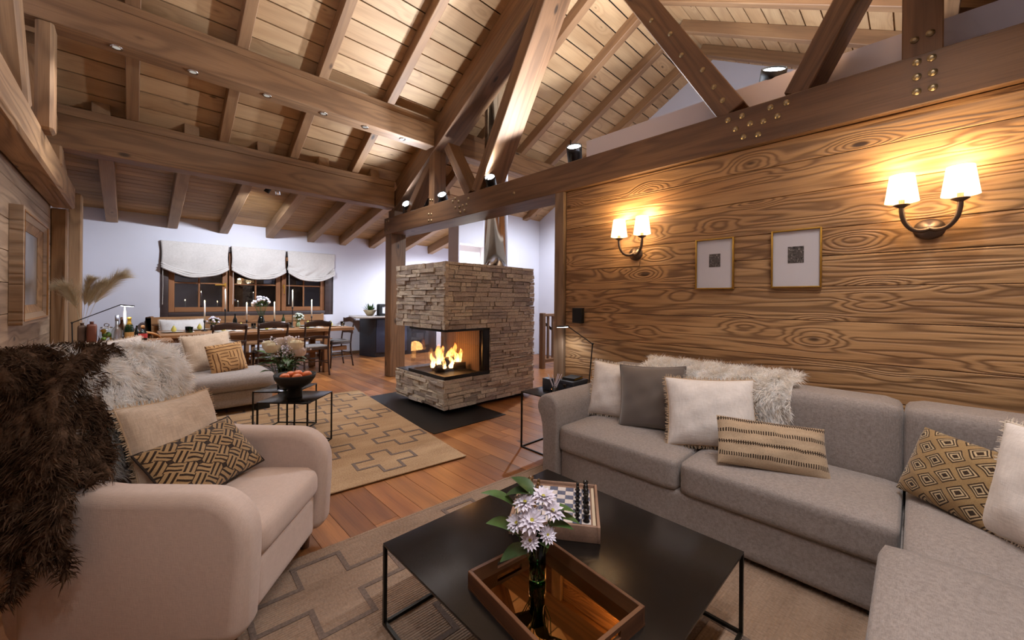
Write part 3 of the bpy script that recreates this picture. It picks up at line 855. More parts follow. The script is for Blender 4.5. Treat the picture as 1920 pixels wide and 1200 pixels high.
def pillow_mesh(wd, ht, th, seed=0, n=26, pinch=.07, wr=.006):
    """lies in the local xz plane, z from 0 to ht, front is -y"""
    r = random.Random(seed); mb = MB(); ph = [r.random()*6 for _ in range(6)]
    def pt(i, j, s):
        u = -1+2*i/n; v = -1+2*j/n
        u = math.sin(u*PI/2)*.6+u*.4; v = math.sin(v*PI/2)*.6+v*.4
        x = wd/2*u*(1-pinch*(1-v*v)*abs(u)); z = ht/2*v*(1-pinch*(1-u*u)*abs(v))
        b = max(0, (1-u**4)*(1-v**4))
        y = th/2*b**.55*(.72+.28*(1-u*u)*(1-v*v))
        edge = (abs(u)**3+abs(v)**3)*b
        y += wr*math.sin(9*u+5*v+ph[0])*b + wr*.8*math.sin(5*u-11*v+ph[1]+s)*b + wr*edge*math.sin(22*(u if abs(v) > abs(u) else v)+ph[2])
        return (x, s*y, z+ht/2)
    for s in (-1, 1):
        vs = [pt(i, j, s) for j in range(n+1) for i in range(n+1)]
        fs = []
        for j in range(n):
            for i in range(n):
                a = j*(n+1)+i
                f = (a, a+1, a+n+2, a+n+1)
                fs.append(f if s < 0 else f[::-1])
        mb.add(vs, fs)
    ring = [pt(i, 0, -1) for i in range(n)]+[pt(n, j, -1) for j in range(n)]+[pt(n-i, n, -1) for i in range(n)]+[pt(0, n-j, -1) for j in range(n)]
    return mb, [Vector((p[0], 0, p[2])) for p in ring]

def pillow(name, label, m, wd, ht, th, loc, yaw, lean=15, roll=0, edge=None, edge_m=None, seed=1, group='scatter cushions', pinch=.07, wr=.0028):
    o = thing(name, label, 'cushion', loc, group=group)
    o.rotation_euler = (Matrix.Rotation(rad(yaw), 3, 'Z') @ Matrix.Rotation(-rad(lean), 3, 'X') @ Matrix.Rotation(rad(roll), 3, 'Y')).to_euler()
    mb, ring = pillow_mesh(wd, ht, th, seed, pinch=pinch, wr=wr)
    mb.obj('cover', m, o, True)
    if edge == 'fringe':
        fr = MB(); r = random.Random(seed+50); N = len(ring); c = Vector((0, 0, ht/2))
        for k in range(N):
            a, b = ring[k], ring[(k+1) % N]; L = (b-a).length
            for q in range(max(2, int(L/.0035))):
                p = a.lerp(b, r.random()); d = (p-c).normalized()
                tn = (b-a).normalized(); nn = Vector((tn.z, 0, -tn.x))
                if nn.dot(d) < 0: nn = -nn
                l = r.uniform(.012, .024); e = p+nn*l+tn*r.uniform(-.008, .008)+Vector((0, r.uniform(-.009, .009), 0))
                w_ = tn*.0016+Vector((0, r.uniform(-.001, .001), 0)); s0 = p-nn*.006
                fr.add([s0-w_, s0+w_, e+w_*.6, e-w_*.6], [(0, 1, 2, 3)])
        fr.obj('fringe', edge_m, o, kind='stuff')
        fl_ = MB(); 
        for k in range(N):
            pass
        MB().tube(ring, .004, 6, closed=True).obj('flange', edge_m, o, True)
    elif edge == 'piping':
        MB().tube(ring, .0045, 6, closed=True).obj('piping', edge_m, o, True)
    return o

def fur(base, n, length, wid, m, name, parent, droop=.5, seed=0, clump=.5, lay=.4, jitter=.3, loc=None):
    """short strands grown from a triangulated surface; base = (verts, faces)"""
    rg = np.random.default_rng(seed)
    V = np.array([tuple(v) for v in base[0]], float)
    T = []
    for f in base[1]:
        for k in range(1, len(f)-1): T.append((f[0], f[k], f[k+1]))
    T = np.array(T)
    A, B, Cc = V[T[:, 0]], V[T[:, 1]], V[T[:, 2]]
    nr = np.cross(B-A, Cc-A); ar = np.linalg.norm(nr, axis=1); 
    pick = rg.choice(len(T), n, p=ar/ar.sum())
    u, v = rg.random(n), rg.random(n); fl_ = u+v > 1; u[fl_] = 1-u[fl_]; v[fl_] = 1-v[fl_]
    P = A[pick]+(B-A)[pick]*u[:, None]+(Cc-A)[pick]*v[:, None]
    N = nr[pick]/np.maximum(ar[pick], 1e-9)[:, None]
    L = length*rg.uniform(.6, 1.15, n)[:, None]
    fx = np.stack([np.sin(P[:, 1]*37+P[:, 2]*23), np.sin(P[:, 0]*41-P[:, 2]*29), np.sin(P[:, 0]*31+P[:, 1]*43)], 1)*clump
    D = N + fx + rg.normal(0, jitter, (n, 3)) + np.array([0, 0, -droop])
    D /= np.linalg.norm(D, axis=1)[:, None]
    D2 = D + np.array([0, 0, -droop]) + N*(-lay) + fx*.5
    D2 /= np.linalg.norm(D2, axis=1)[:, None]
    S = np.cross(D, rg.normal(0, 1, (n, 3))); S /= np.maximum(np.linalg.norm(S, axis=1), 1e-9)[:, None]; S *= wid
    P0 = P-N*.003; P1 = P0+D*L*.55; P2 = P1+D2*L*.5
    vs = np.stack([P0-S, P0+S, P1+S*.8, P1-S*.8, P2], 1).reshape(-1, 3)
    me = bpy.data.meshes.new(name)
    me.vertices.add(n*5); me.vertices.foreach_set('co', vs.ravel())
    i = np.arange(n)*5
    q = np.stack([i, i+1, i+2, i+3], 1); t3 = np.stack([i+3, i+2, i+4], 1)
    lv = np.concatenate([q, t3], 1).ravel()
    me.loops.add(n*7); me.loops.foreach_set('vertex_index', lv)
    ls = np.stack([np.arange(n)*7, np.arange(n)*7+4], 1).ravel()
    me.polygons.add(n*2); me.polygons.foreach_set('loop_start', ls)
    me.update(calc_edges=True); me.validate()
    me.materials.append(m)
    o = bpy.data.objects.new(name, me); C.objects.link(o); o.parent = parent; o['kind'] = 'stuff'
    return o

# ---------------- fabrics ----------------
M['sofa'] = fabric('grey_beige_sofa_weave', 'a0958f', '736a65', 560, slub=.7, bump=.4, low=.04)
M['cream'] = fabric('cream_armchair_cloth', 'c9b3a6', 'b09b8e', 380, slub=.35, bump=.2, low=.04)
M['white_cush'] = fabric('white_linen_cushion', 'e2dad4', 'c0b6ae', 220, slub=.4, bump=.35)
M['beige_cush'] = fabric('natural_linen_cushion', 'cdb8a2', 'a48f7c', 200, slub=.5, bump=.35)
M['velvet'] = NT('taupe_velvet').set(color=lin('5c5048'), rough=.75, sheen=.9)
M['fringe_w'] = plain('cream_fringe', 'd8cbbb', .9)
M['fringe_b'] = plain('tan_fringe', 'b89f83', .9)
M['darkpipe'] = plain('dark_piping', '2a1d15', .9)

def kuba(name, kind):
    t = NT(name); p = t.obj(); x, y, z = t.xyz(p)
    tan, drk = lin('a98a62'), lin('2a1f19')
    wobx = t.ma('MULTIPLY', t.ma('SUBTRACT', t.noise(p, 14.0, 1), .5), .02)
    x = t.ma('ADD', x, wobx); z = t.ma('ADD', z, wobx)
    fr = lambda v: t.ma('FRACT', v)
    if kind == 'weave':
        a = t.ma('MULTIPLY', t.ma('ADD', x, t.ma('MULTIPLY', z, 1.25)), 13.0); b = t.ma('MULTIPLY', t.ma('SUBTRACT', x, t.ma('MULTIPLY', z, 1.25)), 13.0)
        par = t.ma('MODULO', t.ma('ADD', t.ma('ADD', t.ma('FLOOR', a), t.ma('FLOOR', b)), 100.0), 2.0)
        s1 = t.ma('LESS_THAN', t.ma('ABSOLUTE', t.ma('SUBTRACT', fr(t.ma('MULTIPLY', a, 2.5)), .5)), .2)
        s2 = t.ma('LESS_THAN', t.ma('ABSOLUTE', t.ma('SUBTRACT', fr(t.ma('MULTIPLY', b, 2.5)), .5)), .2)
        ln = t.ma('ADD', t.ma('MULTIPLY', s1, par), t.ma('MULTIPLY', s2, t.ma('SUBTRACT', 1.0, par)))
        dm = t.ma('LESS_THAN', t.ma('ADD', t.ma('ABSOLUTE', t.ma('SUBTRACT', fr(t.ma('MULTIPLY', a, .5)), .5)), t.ma('ABSOLUTE', t.ma('SUBTRACT', fr(t.ma('MULTIPLY', b, .5)), .5))), .16)
        f = t.ma('MINIMUM', t.ma('ADD', ln, dm), 1.0)
        col = t.mix(f, tan, drk)
    elif kind == 'diamond':
        u = t.ma('ABSOLUTE', t.ma('SUBTRACT', fr(t.ma('ADD', t.ma('MULTIPLY', x, 9.2), .5)), .5)); v = t.ma('ABSOLUTE', t.ma('SUBTRACT', fr(t.ma('MULTIPLY', z, 11.0)), .5))
        d0 = t.ma('ADD', u, v)
        u2 = t.ma('SUBTRACT', .5, u); v2 = t.ma('SUBTRACT', .5, v)
        d = t.ma('MINIMUM', d0, t.ma('ADD', u2, v2))
        core = t.ma('LESS_THAN', d, .11)
        r1 = t.ma('LESS_THAN', t.ma('ABSOLUTE', t.ma('SUBTRACT', d, .215)), .03)
        r2 = t.ma('LESS_THAN', t.ma('ABSOLUTE', t.ma('SUBTRACT', d, .34)), .028)
        f = t.ma('MINIMUM', t.ma('ADD', t.ma('ADD', core, r1), r2), 1.0)
        tan2 = t.mix(t.ma('LESS_THAN', d, .3), lin('9c8058'), lin('bda784'))
        col = t.mix(f, tan2, lin('2f241c'))
    elif kind == 'maze':
        cx = t.ma('MULTIPLY', x, 13.0); cz = t.ma('MULTIPLY', z, 13.0)
        wn_ = t.n('TexWhiteNoise', {'Vector': t.n('CombineXYZ', {0: t.ma('FLOOR', cx), 1: t.ma('FLOOR', cz), 2: 3.0}).outputs[0]}).outputs[0]
        hsel = t.ma('LESS_THAN', wn_, .4); asel = t.ma('GREATER_THAN', wn_, .72)
        rr = t.ma('SQRT', t.ma('ADD', t.ma('POWER', fr(cx), 2.0), t.ma('POWER', fr(cz), 2.0)))
        src = t.ma('ADD', t.ma('MULTIPLY', fr(cx), hsel), t.ma('MULTIPLY', fr(cz), t.ma('SUBTRACT', 1.0, hsel)))
        src = t.ma('ADD', t.ma('MULTIPLY', rr, asel), t.ma('MULTIPLY', src, t.ma('SUBTRACT', 1.0, asel)))
        f = t.ma('LESS_THAN', t.ma('ABSOLUTE', t.ma('SUBTRACT', fr(t.ma('MULTIPLY', src, 2.0)), .5)), .13)
        col = t.mix(f, lin('b28a5c'), lin('5e3c24'))
    else:  # stripe bands of ticks
        q = t.ma('MULTIPLY', z, 16.5); tk = t.ma('LESS_THAN', fr(t.ma('MULTIPLY', x, 95.0)), .5)
        band = t.ma('LESS_THAN', t.ma('ABSOLUTE', t.ma('SUBTRACT', fr(t.ma('ADD', q, .62)), .5)), .16)
        line_ = t.ma('LESS_THAN', t.ma('ABSOLUTE', t.ma('SUBTRACT', fr(t.ma('ADD', q, .62)), .5)), .035)
        odd = t.ma('LESS_THAN', t.ma('MODULO', t.ma('FLOOR', t.ma('ADD', q, .62)), 2.0), .5)
        f = t.ma('MAXIMUM', t.ma('MULTIPLY', band, tk), t.ma('MULTIPLY', line_, odd))
        tone = t.mix(t.noise(t.vm('MULTIPLY', p, (2, 2, 60)), 1.0, 2), lin('ab9478'), lin('c2ab90'))
        col = t.mix(f, tone, lin('2b2119'))
    fz = t.noise(p, 260.0, 2)
    col = t.mix(t.mr(fz, .4, .75, 0, .35), col, lin('6a4c30'))
    t.set(color=col, rough=.95, sheen=.2, spec=.15)
    t.bump(fz, .5, .003)
    return t.m
M['kuba'] = kuba('brown_interlaced_print', 'weave'); M['diamond'] = kuba('brown_diamond_print', 'diamond')
M['maze'] = kuba('brown_maze_print', 'maze'); M['stripe'] = kuba('ticked_stripe_weave', 'stripe')
def furmat(name, a, b, rough=.8, sc=26.0, tl=.45):
    t = NT(name); f = t.noise(t.obj(), sc, 2); f2 = t.noise(t.obj(), 190.0, 1)
    co = t.mix(t.mr(t.ma('ADD', f, t.ma('MULTIPLY', f2, .5)), .5, 1.0), lin(a), lin(b))
    d1 = t.n('BsdfDiffuse', {0: co}); d2 = t.n('BsdfTranslucent', {0: co})
    mx = t.n('MixShader', {0: tl}); t.t.links.new(d1.outputs[0], mx.inputs[1]); t.t.links.new(d2.outputs[0], mx.inputs[2]); t.t.links.new(mx.outputs[0], t.out.inputs[0])
    return t.m
M['skin'] = furmat('cream_sheepskin', 'faf2e8', 'ffffff', .9)
M['brownfur'] = furmat('dark_brown_fur', '2a1d15', '6c5443', .7, 26.0, .2)

# ---------------- corner sofa along the panelled wall ----------------
so = thing('corner_sofa', 'large grey-beige corner sofa along the panelled wall', 'sofa', (2.6, .3, 0))
SO = Vector(so.location)
def spart(name, *a, m=None, **k):
    mb = rbox(MB(), *a, **k); o = mb.obj(name, m or M['sofa'], so, True); o.location = -SO; return o
spart('base', 2.16, -2.0, .03, 2.98, 1.73, .26, r=.03)
spart('seat_cushion', 2.14, .905, .24, 2.76, 1.735, .425, r=.038, crown=.015)
spart('seat_cushion', 2.14, .035, .24, 2.76, .895, .425, r=.038, crown=.015)
spart('seat_cushion', 1.955, -.84, .24, 2.76, .025, .425, r=.038, crown=.012)
spart('back_frame', 2.86, -2.0, .1, 3.04, 1.75, .68, r=.05)
for a, b in ((.90, 1.735), (.04, .885), (-.86, .03)):
    spart('back_cushion', 2.68, a, .38, 2.96, b, .80, r=.05, bulge=.01)
# rolled arm
prof = [(1.735, .05), (1.735, .46)]
for k in range(13):
    an = PI*(.0)+k*PI*1.25/12
    prof.append((1.83+.098*math.cos(PI-an), .525+.098*math.sin(PI-an)))
prof += [(1.885, .40), (1.875, .3), (1.875, .05)]
am = MB().prism(prof, 2.13, 3.02, Matrix(((0, 0, 1, 0), (1, 0, 0, 0), (0, 1, 0, 0), (0, 0, 0, 1)))).obj('arm', M['sofa'], so, bevel=.022, seg=3)
am.location = -SO
spart('chaise_base', 1.0, -.95, .03, 2.1, .075, .27, r=.04)
spart('chaise_cushion', .98, -.97, .25, 1.945, .085, .455, r=.04, crown=.012)
for (x, y) in ((2.22, 1.66), (2.22, .1), (1.08, .0), (2.9, 1.66)):
    MB().box(x-.03, y-.03, 0, x+.03, y+.03, .04).obj('foot', M['matblack'], so).location = -SO

pillow('fringed_cushion', 'white fringed cushion leaning in the rolled sofa arm', M['white_cush'], .44, .40, .15, (2.55, 1.53, .435), -78, 16, 2, 'fringe', M['fringe_w'], 3)
pillow('velvet_cushion', 'taupe velvet cushion between two white cushions', M['velvet'], .44, .43, .17, (2.50, 1.22, .435), -72, 17, -3, 'piping', M['velvet'], 4)
pillow('fringed_cushion', 'wide white fringed cushion in the middle of the corner sofa', M['white_cush'], .50, .41, .17, (2.45, .82, .435), -64, 20, -2, 'fringe', M['fringe_b'], 5)
pillow('lumbar_cushion', 'long beige lumbar cushion with black ticked stripes', M['stripe'], .50, .25, .12, (2.34, .50, .435), -62, 28, 3, None, None, 6, pinch=.03)
pillow('patterned_cushion', 'tan cushion with black concentric diamonds in the sofa corner', M['diamond'], .37, .31, .12, (2.43, -.085, .435), -129, 24, 3, None, None, 7, pinch=.03)
pillow('fringed_cushion', 'pale cushion cut off by the right edge of the picture', M['white_cush'], .46, .43, .16, (2.19, -.33, .44), -139, 16, -3, 'fringe', M['fringe_w'], 8)

def sheepskin(label, V, F, n, L, seed, loc, droop=.5):
    o = thing('sheepskin', label, 'sheepskin', loc)
    V = [Vector(v)-Vector(loc) for v in V]
    MB().add(V, F).obj('hide', M['skin'], o, True)
    fur((V, F), n, L, .0018, M['skin'], 'fur', o, .5, seed, .5, .3, .25)
    return o
def grid(fn, nu, nv):
    V = [fn(i/nu, j/nv) for j in range(nv+1) for i in range(nu+1)]
    F = [(j*(nu+1)+i, (j+1)*(nu+1)+i, (j+1)*(nu+1)+i+1, j*(nu+1)+i+1) for j in range(nv) for i in range(nu)]
    return V, F
def sk1(u, v):       # over the back cushions of the corner sofa, from the wall side over the top and down the front
    y = 1.40-u*.92
    wv = .02*math.sin(9*u)
    s = v*.62+.04*math.sin(5*u+1)*v
    if s < .12: x, z = 2.97-s, .815+.012*math.sin(s/.12*PI/2)
    elif s < .24:
        a = (s-.12)/.12*PI/2; x, z = 2.85-.15*math.sin(a)-.01, .827-.1*(1-math.cos(a))
    else: x, z = 2.675-(s-.24)*.02, .727-(s-.24)
    return (x-.02, y+wv*v, z+.022)
sheepskin('white sheepskin draped over the back of the corner sofa', *grid(sk1, 26, 26), 30000, .06, 2, (2.8, .95, .82))

# ---------------- cream armchair with throws ----------------
AC, AR = Vector((.225, 2.17, 0)), rad(50)
ac = thing('armchair', 'cream upholstered armchair with rounded arms in the left foreground', 'armchair', AC, AR)
def aprof(z0, z1, yb, yf, r):
    p = [(yb, z0), (yf+.02, z0), (yf, z0+.05), (yf-.012, z1-r-.08)]
    for k in range(9):
        a = k/8*PI/2
        p.append((yf-.012+r-r*math.cos(a), z1-r+r*math.sin(a)))
    p += [(yf+.45, z1+.01), (yb, z1+.05)]
    return p
XZ = Matrix(((0, 0, 1, 0), (1, 0, 0, 0), (0, 1, 0, 0), (0, 0, 0, 1)))   # (y,z,x) -> world
for s in (-1, 1):
    a0, a1 = sorted((s*.40, s*.27))
    MB().prism(aprof(.09, .615, .34, -.40, .17), a0, a1, XZ).obj('arm', M['cream'], ac, bevel=.045, seg=5)
rbox(MB(), -.27, -.37, .10, .27, .3, .30, r=.03).obj('front_base', M['cream'], ac, True)
rbox(MB(), -.272, -.395, .29, .272, .24, .445, r=.06, crown=.03).obj('seat_cushion', M['cream'], ac, True)
# tall back with rounded top corners, leaning
bk = []
W_, Hh, rr = .405, .93, .17
bk += [(-W_+.02, .0), (W_-.02, .0)]
for k in range(9):
    a = k/8*PI/2; bk.append((W_-rr+rr*math.cos(a), Hh-rr+rr*math.sin(a)))
for k in range(9):
    a = PI/2+k/8*PI/2; bk.append((-W_+rr+rr*math.cos(a), Hh-rr+rr*math.sin(a)))
BM = Matrix.Translation((0, .37, .1)) @ Matrix.Rotation(rad(-9), 4, 'X') @ Matrix.Rotation(PI/2, 4, 'X')
MB().prism(bk, -.02, .17, BM).obj('backrest', M['cream'], ac, bevel=.06, seg=5)
for (x, y) in ((-.3, -.3), (.3, -.3), (-.3, .36), (.3, .36)):
    MB().lathe([(.022, 0), (.03, .1)], 12, Matrix.Translation((x, y, 0))).obj('leg', M['walnut'], ac)
ACM = Matrix.Translation(AC) @ Matrix.Rotation(AR, 4, 'Z')
def aw(x, y, z): return tuple(ACM @ Vector((x, y, z)))

pillow('fringed_cushion', 'large beige fringed cushion standing in the cream armchair', M['beige_cush'], .46, .40, .15, aw(.02, .06, .47), 46, 20, 3, 'fringe', M['fringe_b'], 11)
pillow('patterned_cushion', 'tan cushion with black interlaced lattice lying in the armchair', M['kuba'], .44, .28, .12, aw(-.01, -.10, .485), 36, 42, -4, 'piping', M['darkpipe'], 12, pinch=.03)

def sk2(u, v):       # over the armchair back
    x = -.30+u*.60+.03*math.sin(5*v)
    s = v*1.0
    w_ = .02*math.sin(8*u+1)
    top = 1.04+w_-.10*max(0, (u-.75)/.25)**2*1.0
    if s < .3: y, z = .50+.02-(.3-s)*.02, top-(.3-s)-.05
    elif s < .5:
        a = (s-.3)/.2*PI; y, z = .415+.105*math.cos(a), top-.05+.06*math.sin(a)
    else: y, z = .31-.12*(s-.5), top-.05-(s-.5)*.8
    return aw(x, y, z)
sheepskin('cream sheepskin draped over the top of the armchair back', *grid(sk2, 24, 34), 34000, .065, 4, aw(0, .4, 1.05))

# dark fur throw of long strips hanging over the chair's near back corner
th = thing('fur_throw', 'dark brown fur throw hanging over the armchair corner to the floor', 'throw', aw(-.42, .4, .6))
TH = Vector(th.location)
rt = random.Random(21)
tb = MB()
def strip(pts, r):
    P = smooth_path(pts, 5); m_ = len(P)
    rs_ = [r*(.75+.25*math.sin(i*1.3+r*900))*(1 if i < m_-4 else (m_-i)/4.5+.1) for i in range(m_)]
    tb.tube([p-TH for p in P], rs_, 8)
for k in range(17):
    q = k/16
    x0 = -.08-.34*rt.random(); x1 = -.455-.03*rt.random(); y0 = .13+.47*q
    L = rt.uniform(.06, .18)
    if k in (14, 16): L = rt.uniform(.42, .52)
    ys = y0+rt.uniform(-.03, .03); zm = .62+rt.uniform(-.05, .05)
    pts = [aw(x0+.1, .44+.1*(q-.5), 1.03), aw(x0, .42+.16*(q-.5), 1.075), aw(-.37, .38+.3*(q-.5), .98+rt.uniform(-.03, .03)), aw(-.455, y0*.9+.02, .80), aw(x1, ys, zm), aw(x1-.005, ys+rt.uniform(-.03, .03), zm-L*.5), aw(x1+rt.uniform(-.02, .0), ys+rt.uniform(-.05, .05), max(.05, zm-L))]
    strip(pts, rt.uniform(.028, .036))
for k in range(6):      # loose tails at the lower edge
    y0 = .12+.46*k/5+rt.uniform(-.02, .02); z0 = rt.uniform(.48, .56); L = rt.uniform(.10, .24)
    strip([aw(-.46, y0, z0+.1), aw(-.47, y0+.01, z0), aw(-.475, y0+rt.uniform(-.02, .02), z0-L*.6), aw(-.47, y0+rt.uniform(-.04, .04), z0-L)], rt.uniform(.015, .02))
for k in range(12):     # strips along the front face of the back and over the arm
    x0 = -.41+.24*k/11
    z_ = rt.uniform(.58, .70)
    pts = [aw(x0, .5, .95), aw(x0, .43, 1.075), aw(x0-.01, .33, 1.04), aw(x0-.02, .27, .88), aw(x0-.04+rt.uniform(-.01, .01), .23, .76), aw(x0-.06-.05*rt.random(), .18-.08*rt.random(), max(z_, .66))]
    strip(pts, rt.uniform(.026, .036))
tb.obj('pelt', M['brownfur'], th, True)
fur((tb.v, tb.f), 62000, .046, .0019, M['brownfur'], 'fur', th, .75, 9, .45, .25, .26)

# ---------------- far sofa in front of the dining table ----------------
s2 = thing('chaise_sofa', 'grey-beige sofa facing the room in front of the dining table', 'sofa', (.35, 5.6, 0))
SO2 = Vector(s2.location)
def s2part(name, *a, m=None, **k):
    o = rbox(MB(), *a, **k).obj(name, m or M['sofa'], s2, True); o.location = -SO2
s2part('base', -.6, 5.2, .08, 1.18, 6.0, .27, r=.04)
s2part('seat_cushion', .34, 5.16, .26, 1.21, 5.86, .44, r=.07, crown=.02)
s2part('seat_cushion', -.6, 5.16, .26, .33, 5.86, .44, r=.07, crown=.02)
s2part('backrest', -.62, 5.84, .2, .96, 6.08, .76, r=.09)
s2part('back_cushion', -.55, 5.66, .42, .2, 5.9, .74, r=.09)
for (x, y) in ((1.1, 5.28), (-.5, 5.28), (1.1, 5.9), (-.5, 5.9)):
    MB().box(x-.09, y-.05, 0, x+.05, y+.05, .085).obj('foot', M['matblack'], s2).location = -SO2
pillow('fringed_cushion', 'beige fringed cushion standing on the far sofa', M['beige_cush'], .46, .44, .16, (.66, 5.66, .45), 6, 18, -6, 'fringe', M['fringe_w'], 14)
pillow('patterned_cushion', 'tan cushion with brown maze lines on the far sofa', M['maze'], .36, .34, .12, (.80, 5.42, .45), 10, 22, -6, None, None, 15, pinch=.02)
pillow('fringed_cushion', 'white fringed cushion on the far sofa below the bottles', M['white_cush'], .5, .42, .15, (-.12, 5.62, .45), 3, 18, -8, 'fringe', M['fringe_w'], 16)
pillow('plain_cushion', 'pale lilac cushion at the left end of the far sofa', fabric('lilac_linen', 'c3bdcd', 'a49eae', 260), .4, .38, .15, (-.42, 5.5, .45), 12, 16, 0, None, None, 17)
# ---------------- rugs ----------------
def jute(name, a, b):
    t = NT(name); p = t.obj(); x, y, z = t.xyz(p)
    rib = t.ma('SINE', t.ma('MULTIPLY', y, 520.0)); fl_ = t.noise(t.vm('MULTIPLY', p, (1, .4, 1)), 130.0, 2); lo = t.noise(t.vm('MULTIPLY', p, (1, 3, 1)), 2.5, 2)
    f = t.ma('ADD', t.ma('MULTIPLY', fl_, .7), t.ma('MULTIPLY', lo, .6))
    t.set(color=t.mix(t.mr(f, .45, .85), lin(a), lin(b)), rough=.95, spec=.1)
    t.bump(t.ma('ADD', rib, t.ma('MULTIPLY', fl_, 2.0)), .5, .003)
    return t.m
M['jute'] = jute('natural_jute', '937456', 'b29472'); M['jute2'] = jute('brown_grey_jute', '7f6856', '9c8470')
M['braid'] = plain('dark_braid', '66554a', .95, 0, .35, 90)
def cross_path(cx, cy, a, b, s=.34):
    # outline of a stepped cross
    P = [(s, 1), (s, s), (1, s), (1, -s), (s, -s), (s, -1), (-s, -1), (-s, -s), (-1, -s), (-1, s), (-s, s), (-s, 1)]
    return [(cx+x*a, cy+y*b) for x, y in P]
def rug(label, loc, rz, W, L, m, motifs, z0, fringe=None):
    o = thing('rug', label, 'rug', (loc[0], loc[1], z0), rad(rz), 'jute rugs')
    rbox(MB(), -W/2, -L/2, 0, W/2, L/2, .008, r=.004, n=4).obj('field', m, o)
    for (cx, cy, a, b) in motifs:
        P = cross_path(cx, cy, a, b); mb = MB()
        for k in range(len(P)):
            p, q = Vector((*P[k], .0085)), Vector((*P[(k+1) % len(P)], .0085)); d = (q-p).normalized()*.011
            mb.bar(p+d, q+d, .022, .003)
        mb.obj('cross_motif', M['braid'], o)
    hm = MB()
    for s in (-1, 1): hm.box(-W/2, s*(L/2)-.008, .0, W/2, s*(L/2)+.008, .0095)
    for nm, s in (('hem', -1), ('hem', 1)):
        MB().box(-W/2, s*L/2-.01, 0, W/2, s*L/2+.01, .0095).obj(nm, m, o, bevel=.003)
    return o
mot = [(-.78+.66*i+(.3 if j % 2 else 0), -1.12+.45*j, .23, .2) for j in range(6) for i in range(3)]
rug('pale jute rug with dark cross outlines in front of the fireplace', (1.03, 4.10), -6, 2.2, 2.85, M['jute'], mot, .0066)
mot = [(-.95+.82*i+(.41 if j % 2 else 0), -.95+.62*j, .30, .24) for j in range(4) for i in range(3) if -.95+.82*i+(.41 if j % 2 else 0) < .9]
rug('brown jute rug with dark stepped motifs under the coffee table', (1.13, .86), -3, 2.4, 2.45, M['jute2'], mot, .0006)

# ---------------- coffee table ----------------
M['tabletop'] = NT('matt_black_metal_top').set(color=lin('241f1c'), rough=.24, metal=.55)
def metal_table(name, label, loc, rz, w_, d_, h, bar=.012, group=None, z0=.0, bottom=True):
    o = thing(name, label, 'table', (loc[0], loc[1], z0), rad(rz), group)
    h -= z0
    MB().box(-w_/2, -d_/2, h-.01, w_/2, d_/2, h).obj('top', M['tabletop'], o, bevel=.0015)
    for sx in (-1, 1):
        for sy in (-1, 1):
            x, y = sx*(w_/2-bar/2), sy*(d_/2-bar/2)
            MB().box(x-bar/2, y-bar/2, 0, x+bar/2, y+bar/2, h-.01).obj('leg', M['black'], o)
    if bottom:
        for s in (-1, 1):
            MB().box(-w_/2+bar, s*(d_/2-bar/2)-bar/2, 0, w_/2-bar, s*(d_/2-bar/2)+bar/2, bar).obj('foot_rail', M['black'], o)
            MB().box(s*(w_/2-bar/2)-bar/2, -d_/2+bar, 0, s*(w_/2-bar/2)+bar/2, d_/2-bar, bar).obj('foot_rail', M['black'], o)
    return o
metal_table('coffee_table', 'large square black metal coffee table in the foreground', (1.21, .957), 0, .99, 1.005, .332, .013, z0=.009)
metal_table('nesting_table', 'black square nesting table holding the fruit bowl', (1.015, 3.70), 45, .42, .42, .45, .011, 'black nesting tables', .0146)
metal_table('nesting_table', 'lower black nesting table holding the bouquet vase', (1.077, 4.27), 45, .40, .40, .425, .011, 'black nesting tables', .0146)
metal_table('side_table', 'black metal side table beside the rolled sofa arm', (2.71, 2.19), 0, .50, .45, .493, .012)
metal_table('side_table', 'black metal side table half hidden behind the fur throw', (-.45, 3.0), 0, .4, .4, .45, .012)

# tray with mirror base
ZT = .3325
ty = thing('mirror_tray', 'walnut serving tray with a bronze mirror base', 'tray', (.955, .795, ZT), rad(-6))
a, b = .17, .225
t = NT('bronze_mirror'); t.set(color=lin('c89a62'), rough=.02, metal=1.0); M['bmirror'] = t.m
MB().box(-a, -b, 0, a, b, .008).obj('base', M['walnut'], ty)
MB().box(-a+.012, -b+.012, .008, a-.012, b-.012, .011).obj('mirror', M['bmirror'], ty)
for s in (-1, 1):
    beam('long_side', (ty.location.x+s*(a-.006), ty.location.y-b, ZT+.033), (ty.location.x+s*(a-.006), ty.location.y+b, ZT+.033), .012, .05, M['walnut'], ty, bevel=.0015)
    e = thing_part('handle_side', ty)
    for nm, bx in (('lower_rail', (-a+.012, .008, a-.012, .024)), ('upper_rail', (-a+.012, .046, a-.012, .058)), ('cheek', (-a+.012, .024, -.055, .046)), ('cheek', (.055, .024, a-.012, .046))):
        MB().box(bx[0], s*(b-.006)-.006, bx[1], bx[2], s*(b-.006)+.006, bx[3]).obj(nm, M['walnut'], e)

